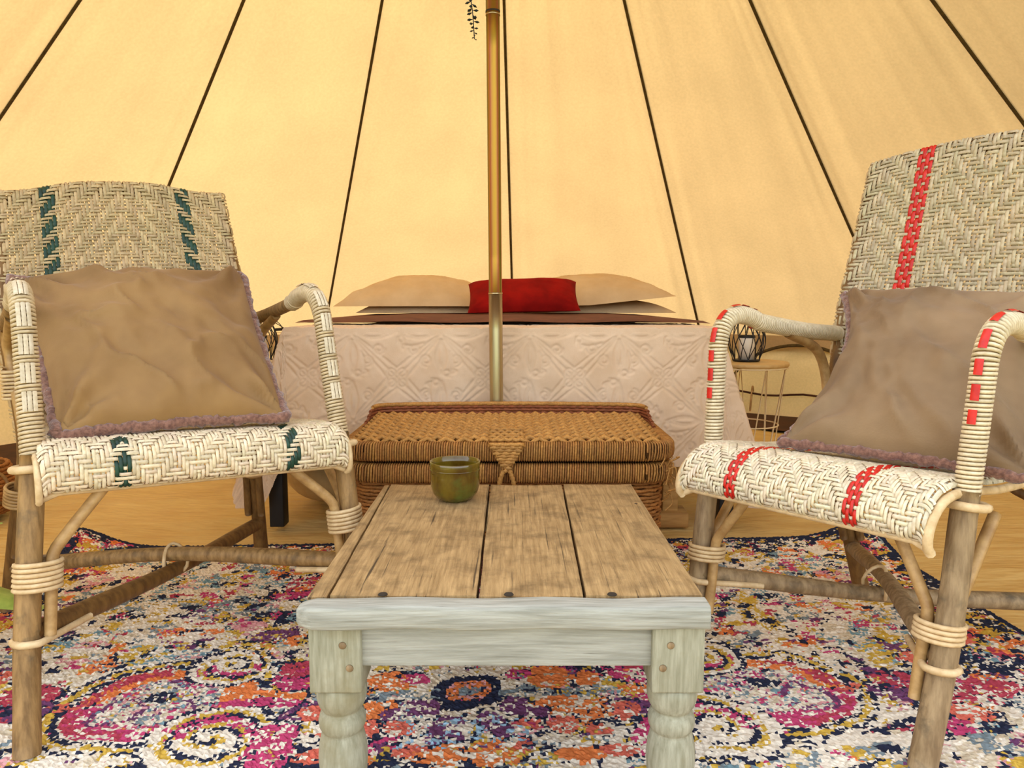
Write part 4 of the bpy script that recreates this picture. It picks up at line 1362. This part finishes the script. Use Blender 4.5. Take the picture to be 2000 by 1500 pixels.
def coil_band(z0, z1, off, name):
    zc, hh = (z0 + z1) / 2, (z1 - z0) / 2
    C = loop_pts(0.0054, zc, off)
    T, N_, B_ = frames(np.vstack([C, C[:1]]))
    nh = -np.cross(A((0, 0, 1)), T[:-1])
    g = MB()
    n_t = len(C)
    nper = 12
    ph = np.linspace(0, 2 * np.pi, nper, endpoint=False)
    sg_ = lambda v: np.sign(v) * np.abs(v) ** 0.55
    pts, tn_ = [], []
    for i in range(n_t):
        col = lerp(SGD, SG, random.random()) * (0.72 + 0.4 * random.random())
        nxt = C[(i + 1) % n_t] - C[i]
        for j in range(nper):
            pts.append(C[i] + nxt * (j / nper) + nh[i] * 0.016 * sg_(np.cos(ph[j])) + A((0, 0, 1)) * hh * sg_(np.sin(ph[j])))
            tn_ += [col * (0.9 + 0.2 * random.random())] * 4
    g.tube(np.array(pts), 0.0024, 4, cap=False, tint=np.array(tn_))
    return stuff(g.build(name, M['seagrass'], bk))


coil_band(0.258, 0.300, 0.004, 'rim_band')
lid = coil_band(0.308, 0.349, 0.008, 'lid_band')
# lid top: rows over paired stakes, and a raised rim along the back and ends
g = MB()
ny_ = 19
for j in range(ny_):
    y = KY0 + 0.004 + (KY1 - KY0 - 0.03) * j / (ny_ - 1)
    x = np.arange(KX0 + 0.004, KX1 - 0.004, 0.0105)
    k = np.arange(len(x))
    ph = (k // 2 + j) % 2
    z = 0.350 + 0.0062 * np.cos(np.pi * (k / 2 + j)) + 0.010 * (j / ny_)
    C = np.stack([x, y + 0.0012 * (rng.random(len(x)) - 0.5), z], -1)
    g.tube(C, 0.0058, 5, tint=np.repeat(SG[None] * (0.85 + 0.3 * rng.random((len(C), 1))), 5, 0))
for i in range(18):
    x = KX0 + 0.02 + (KX1 - KX0 - 0.04) * i / 17
    g.tube(np.linspace((x, KY0 + 0.01, 0.349), (x, KY1 - 0.03, 0.358), 6), 0.0035, 5, tint=SGD)
stuff(g.build('woven_lid', M['seagrass'], lid))
MB().box((kcx, kcy, 0.333), (KX1 - KX0 - 0.01, KY1 - KY0 - 0.02, 0.024), 0.008, 2).build('lid_core', M['dark_inside'], lid)
g = MB()
for j in range(5):
    z = 0.352 + j * 0.0082
    off = 0.006
    pts = [(KX0 - 0.004, KY0 + 0.17 + 0.03 * j, z), (KX0 - 0.004, KY1 - 0.05, z), (KX0 + 0.045, KY1, z), (kcx, KY1 + 0.002, z + 0.003), (KX1 - 0.045, KY1, z), (KX1 + 0.004, KY1 - 0.05, z), (KX1 + 0.004, KY0 + 0.17 + 0.03 * j, z)]
    C = resample(catmull(pts, 10), 0.012)
    C[:, 1] += 0.0022 * np.cos(np.pi * (np.arange(len(C)) + j))
    base_ = SG if j == 4 else SGR
    g.tube(C, 0.0056 if j == 4 else 0.0044, 5, tint=np.repeat(base_[None] * (0.85 + 0.3 * rng.random((len(C), 1))), 5, 0))
stuff(g.build('raised_rim', M['seagrass'], lid))
# clasp: tapering woven tongue and two rope ties
g = MB()
for j in range(15):
    t = j / 14
    hw_ = 0.040 * (1 - max(0, t - 0.35) / 0.65 * 0.86)
    if t < 0.32:
        y, z = KY0 + 0.07 - 0.095 * (t / 0.32), 0.3640 - 0.009 * (t / 0.32)
    else:
        y, z = KY0 - 0.034, 0.352 - (t - 0.32) / 0.68 * 0.062
    x = np.linspace(-hw_, hw_, max(4, int(hw_ / 0.004)))
    k = np.arange(len(x))
    C = np.stack([x - 0.012, y + 0.0020 * np.cos(np.pi * (k + j)) * (t > 0.3), z + 0.0018 * np.cos(np.pi * (k + j)) * (t <= 0.3)], -1)
    g.tube(C, 0.0048, 5, tint=SG * (0.75 + 0.45 * random.random()))
cl_ = stuff(g.build('clasp_tongue', M['seagrass'], lid))
for dx in (-1, 1):
    C = catmull([(-0.012 + dx * 0.004, KY0 - 0.031, 0.296), (-0.012 + dx * 0.012, KY0 - 0.030, 0.275), (-0.012 + dx * 0.018, KY0 - 0.026, 0.250)], 8)
    g = MB().tube(C, 0.0052 + 0.001 * np.sin(np.arange(len(C)) * 2.2), 7, tint=SG)
    g.build('rope_tie', M['seagrass'], cl_)
# frayed strands at the right corner
g = MB()
for i in range(14):
    p = A((KX1 + 0.004 + random.uniform(-0.01, 0.012), KY0 - random.uniform(-0.03, 0.012), random.uniform(0.22, 0.335)))
    q1 = p + A((random.uniform(-0.012, 0.02), random.uniform(-0.014, 0.0), random.uniform(-0.02, 0.012)))
    q2 = q1 + A((random.uniform(-0.018, 0.012), random.uniform(-0.010, 0.006), random.uniform(-0.035, 0.005)))
    g.tube(catmull([p, q1, q2], 5), 0.0019, 4, tint=SG * random.uniform(0.8, 1.2))
stuff(g.build('frayed_strands', M['seagrass'], bk))

# crumpled sack under the bed
n1, n2 = 40, 24
u = np.linspace(0, 2 * np.pi, n1, endpoint=False)[:, None]
v = np.linspace(0.02, 0.98, n2)[None]
sx = -0.575 + (0.17 * np.sin(np.pi * v) ** 0.5) * np.cos(u)
sy = 2.46 + (0.20 * np.sin(np.pi * v) ** 0.5) * np.sin(u)
sz = 0.12 - 0.11 * np.cos(np.pi * v)
dn = 0.05 * (fbm(sx * 9 + sz * 14, sy * 7 + sz * 5, seed=61) - 0.5)
P = np.stack([sx + dn * np.cos(u), sy + dn * np.sin(u), np.maximum(sz + dn * 0.5, 0.004 + 0 * sz)], -1)
tag(MB().grid(P, cu=True).build('storage_sack', M['sack']), 'crumpled tan cloth sack stowed under the bed near the basket', 'sack')


# ================================================================== side tables and lanterns
def side_table(cx, cy, zt, label, top_r=0.155):
    t = thing('side_table', (cx, cy, 0.006), label, 'table')
    MB().lathe([(0.0, zt - 0.016), (top_r - 0.004, zt - 0.016), (top_r, zt - 0.012), (top_r, zt - 0.003), (top_r - 0.003, zt), (0.0, zt)], (cx, cy, 0), 40).build('table_top', M['wood_disc'], t)
    for z, r in ((zt - 0.020, top_r - 0.004), (0.012, top_r * 0.66), (0.20, top_r * 0.80)):
        a = np.linspace(0, 2 * np.pi, 33)[:-1]
        MB().tube(np.stack([cx + r * np.cos(a), cy + r * np.sin(a), 0 * a + z], -1), 0.0026, 6, closed=True, cap=False).build('wire_ring', M['cream_wire'], t)
    for k in range(9):
        for dl in (-0.32, 0.32):
            a = k * 2 * np.pi / 9
            p0 = (cx + (top_r - 0.004) * math.cos(a), cy + (top_r - 0.004) * math.sin(a), zt - 0.020)
            p1 = (cx + top_r * 0.66 * math.cos(a + dl), cy + top_r * 0.66 * math.sin(a + dl), 0.012)
            MB().tube(np.linspace(p0, p1, 3), 0.0019, 5).build('wire', M['cream_wire'], t)
    return t


def lantern(cx, cy, z0, label, yaw=0.0):
    t = thing('lantern', (cx, cy, z0), label, 'lantern')
    prof = lambda s: 0.045 + 0.024 * math.sin(np.pi * min(1, (1 - s) * 1.05)) - 0.010 * s + 0.004
    zz = lambda s: z0 + 0.004 + 0.156 * s
    nb = 11
    for k in range(nb):
        for tw in ((-1, 1) if k % 2 else (-1.7, 0.5, 1.5)):
            C = []
            for s in np.linspace(0, 1, 12):
                a = yaw + 2 * np.pi * k / nb + tw * 0.62 * s
                C.append((cx + prof(s) * math.cos(a), cy + prof(s) * math.sin(a), zz(s)))
            MB().tube(np.array(C), 0.0017, 5).build('cage_wire', M['black'], t)
    for s in (0.0, 1.0):
        a = np.linspace(0, 2 * np.pi, 29)[:-1]
        MB().tube(np.stack([cx + prof(s) * np.cos(a), cy + prof(s) * np.sin(a), 0 * a + zz(s)], -1), 0.0026, 6, closed=True, cap=False).build('cage_ring', M['black'], t)
    MB().lathe([(0.0, z0 + 0.001), (0.046, z0 + 0.001), (0.046, z0 + 0.005), (0.0, z0 + 0.006)], (cx, cy, 0), 24).build('base_plate', M['black'], t)
    MB().lathe([(0.0, z0 + 0.007), (0.030, z0 + 0.007), (0.030, z0 + 0.090), (0.027, z0 + 0.094), (0.0, z0 + 0.092)], (cx, cy, 0), 24).build('candle', M['wax'], t)
    MB().lathe([(0.0305, z0 + 0.088), (0.0315, z0 + 0.092), (0.029, z0 + 0.098), (0.0, z0 + 0.099)], (cx, cy, 0), 24).build('candle_cap', M['black'], t)
    h = catmull([(cx + 0.030, cy - 0.02, z0 + 0.158), (cx + 0.058, cy - 0.03, z0 + 0.164), (cx + 0.088, cy - 0.02, z0 + 0.140), (cx + 0.092, cy, z0 + 0.118), (cx + 0.085, cy + 0.03, z0 + 0.125), (cx + 0.03, cy + 0.03, z0 + 0.158)], 6)
    hd = MB().tube(h, 0.0016, 5).build('handle', M['black'], t)
    MB().tube(np.linspace((cx + 0.066, cy - 0.006, z0 + 0.119), (cx + 0.102, cy + 0.002, z0 + 0.121), 4), 0.0055, 8).build('grip', M['dark_hole'], hd)
    return t


side_table(0.885, 2.80, 0.437, 'round wooden-topped wire side table beside the bed, next to the red-striped chair')
side_table(-0.960, 2.80, 0.437, 'round wooden-topped wire side table behind the green-striped chair')
lantern(0.885, 2.80, 0.438, 'black wire lantern with a candle on the table next to the red-striped chair')
lantern(-0.955, 2.80, 0.438, 'black wire lantern glimpsed behind the arm of the green-striped chair', 0.3)

# ================================================================== hanging garland
gl = thing('leaf_garland', (-0.092, 1.90, 1.300), 'dark strand of small leaves hanging beside the tent pole', 'garland')
C = catmull([(-0.092, 1.90, 1.300), (-0.096, 1.90, 1.36), (-0.104, 1.90, 1.42), (-0.112, 1.90, 1.50), (-0.110, 1.92, 1.70), (-0.095, 1.97, 1.95), (-0.075, 2.008, 2.08)], 10)
MB().tube(C, 0.0013, 5).build('stem', M['leaf_dark'], gl)
Cr = resample(C, 0.0052)
g = MB()
for i, p in enumerate(Cr[:130]):
    a = i * 2.4
    d = nrm(A((math.cos(a), 0.6 * math.sin(a), -0.45 + 0.5 * random.random())))
    ln = 0.0165 * min(1, 0.40 + i / 14)
    sdv = nrm(np.cross(d, A((0.1, 0.2, 1))))
    up = np.cross(sdv, d)
    m_ = p + d * ln * 0.62
    V = [p, m_ + sdv * ln * 0.30, m_ + up * ln * 0.22, m_ - sdv * ln * 0.30, m_ - up * ln * 0.22, p + d * ln]
    g.add(V, [[0, 2, 1], [0, 3, 2], [0, 4, 3], [0, 1, 4], [5, 1, 2], [5, 2, 3], [5, 3, 4], [5, 4, 1]])
stuff(g.build('leaves', M['leaf_dark'], gl))

# ================================================================== plant and small basket at the left
pl = thing('potted_plant', (-1.17, 1.20, 0.012), 'green leafy potted plant on the rug edge beside the green-striped chair', 'plant')
MB().lathe([(0.0, 0.012), (0.05, 0.012), (0.066, 0.10), (0.072, 0.10), (0.072, 0.115), (0.062, 0.115), (0.060, 0.10), (0.0, 0.098)], (-1.17, 1.20, 0), 28).build('pot', M['terracotta'], pl)
MB().lathe([(0.0, 0.101), (0.058, 0.100), (0.060, 0.0985)], (-1.17, 1.20, 0), 20).build('soil', M['soil'], pl)


def leaf(tip, base, width, bend=0.03):
    tip, base = A(tip), A(base)
    ax = tip - base
    sdv = nrm(np.cross(ax, A((0, 0, 1))))
    t = np.linspace(0, 1, 12)
    mid = base + ax * t[:, None] + A((0, 0, 1)) * (bend * np.sin(np.pi * t))[:, None]
    wv = width * np.sin(np.pi * np.clip(t * 0.94 + 0.03, 0, 1)) ** 0.8
    rows = [mid + sdv * (k * wv)[:, None] - A((0, 0, 1)) * (abs(k) ** 2 * wv * 0.25)[:, None] for k in (-1, -0.5, 0, 0.5, 1)]
    return MB().grid(np.array(rows))


b0 = (-1.17, 1.20, 0.10)
for tip, wd, bend in (((-0.80, 1.22, 0.140), 0.055, 0.06), ((-0.93, 1.32, 0.26), 0.03, 0.05), ((-1.02, 1.42, 0.30), 0.035, 0.06), ((-1.30, 1.34, 0.33), 0.035, 0.07), ((-1.38, 1.16, 0.26), 0.035, 0.07), ((-1.16, 1.00, 0.28), 0.035, 0.07), ((-1.22, 1.22, 0.42), 0.03, 0.03)):
    leaf(tip, b0, wd, bend).build('leaf', M['leaf'], pl)
wb = thing('wicker_basket', (-1.70, 2.24, 0.006), 'small round wicker basket with a hoop handle by the tent wall', 'basket')
g = MB()
for j in range(14):
    z = 0.014 + j * 0.011
    r = 0.125 + 0.02 * math.sin(j / 13 * np.pi)
    a = np.linspace(0, 2 * np.pi, 61)[:-1]
    rr2 = r + 0.003 * np.cos(np.pi * (np.arange(60) + j))
    g.tube(np.stack([-1.70 + rr2 * np.cos(a), 2.24 + rr2 * np.sin(a), 0 * a + z], -1), 0.0056, 5, closed=True, cap=False, tint=SGD * (0.8 + 0.3 * random.random()))
stuff(g.build('woven_body', M['seagrass'], wb))
a = np.linspace(0, 2 * np.pi, 29)[:-1]
MB().tube(np.stack([-1.555 + 0.0 * a + 0.046 * np.cos(a), 2.20 - 0.02 * np.cos(a), 0.100 + 0.046 * np.sin(a)], -1), 0.0052, 8, closed=True, cap=False).build('hoop_handle', M['pole_dark'], wb)
MB().lathe([(0.0, 0.008), (0.12, 0.008), (0.12, 0.012), (0.0, 0.014)], (-1.70, 2.24, 0), 24).build('basket_bottom', M['dark_inside'], wb)
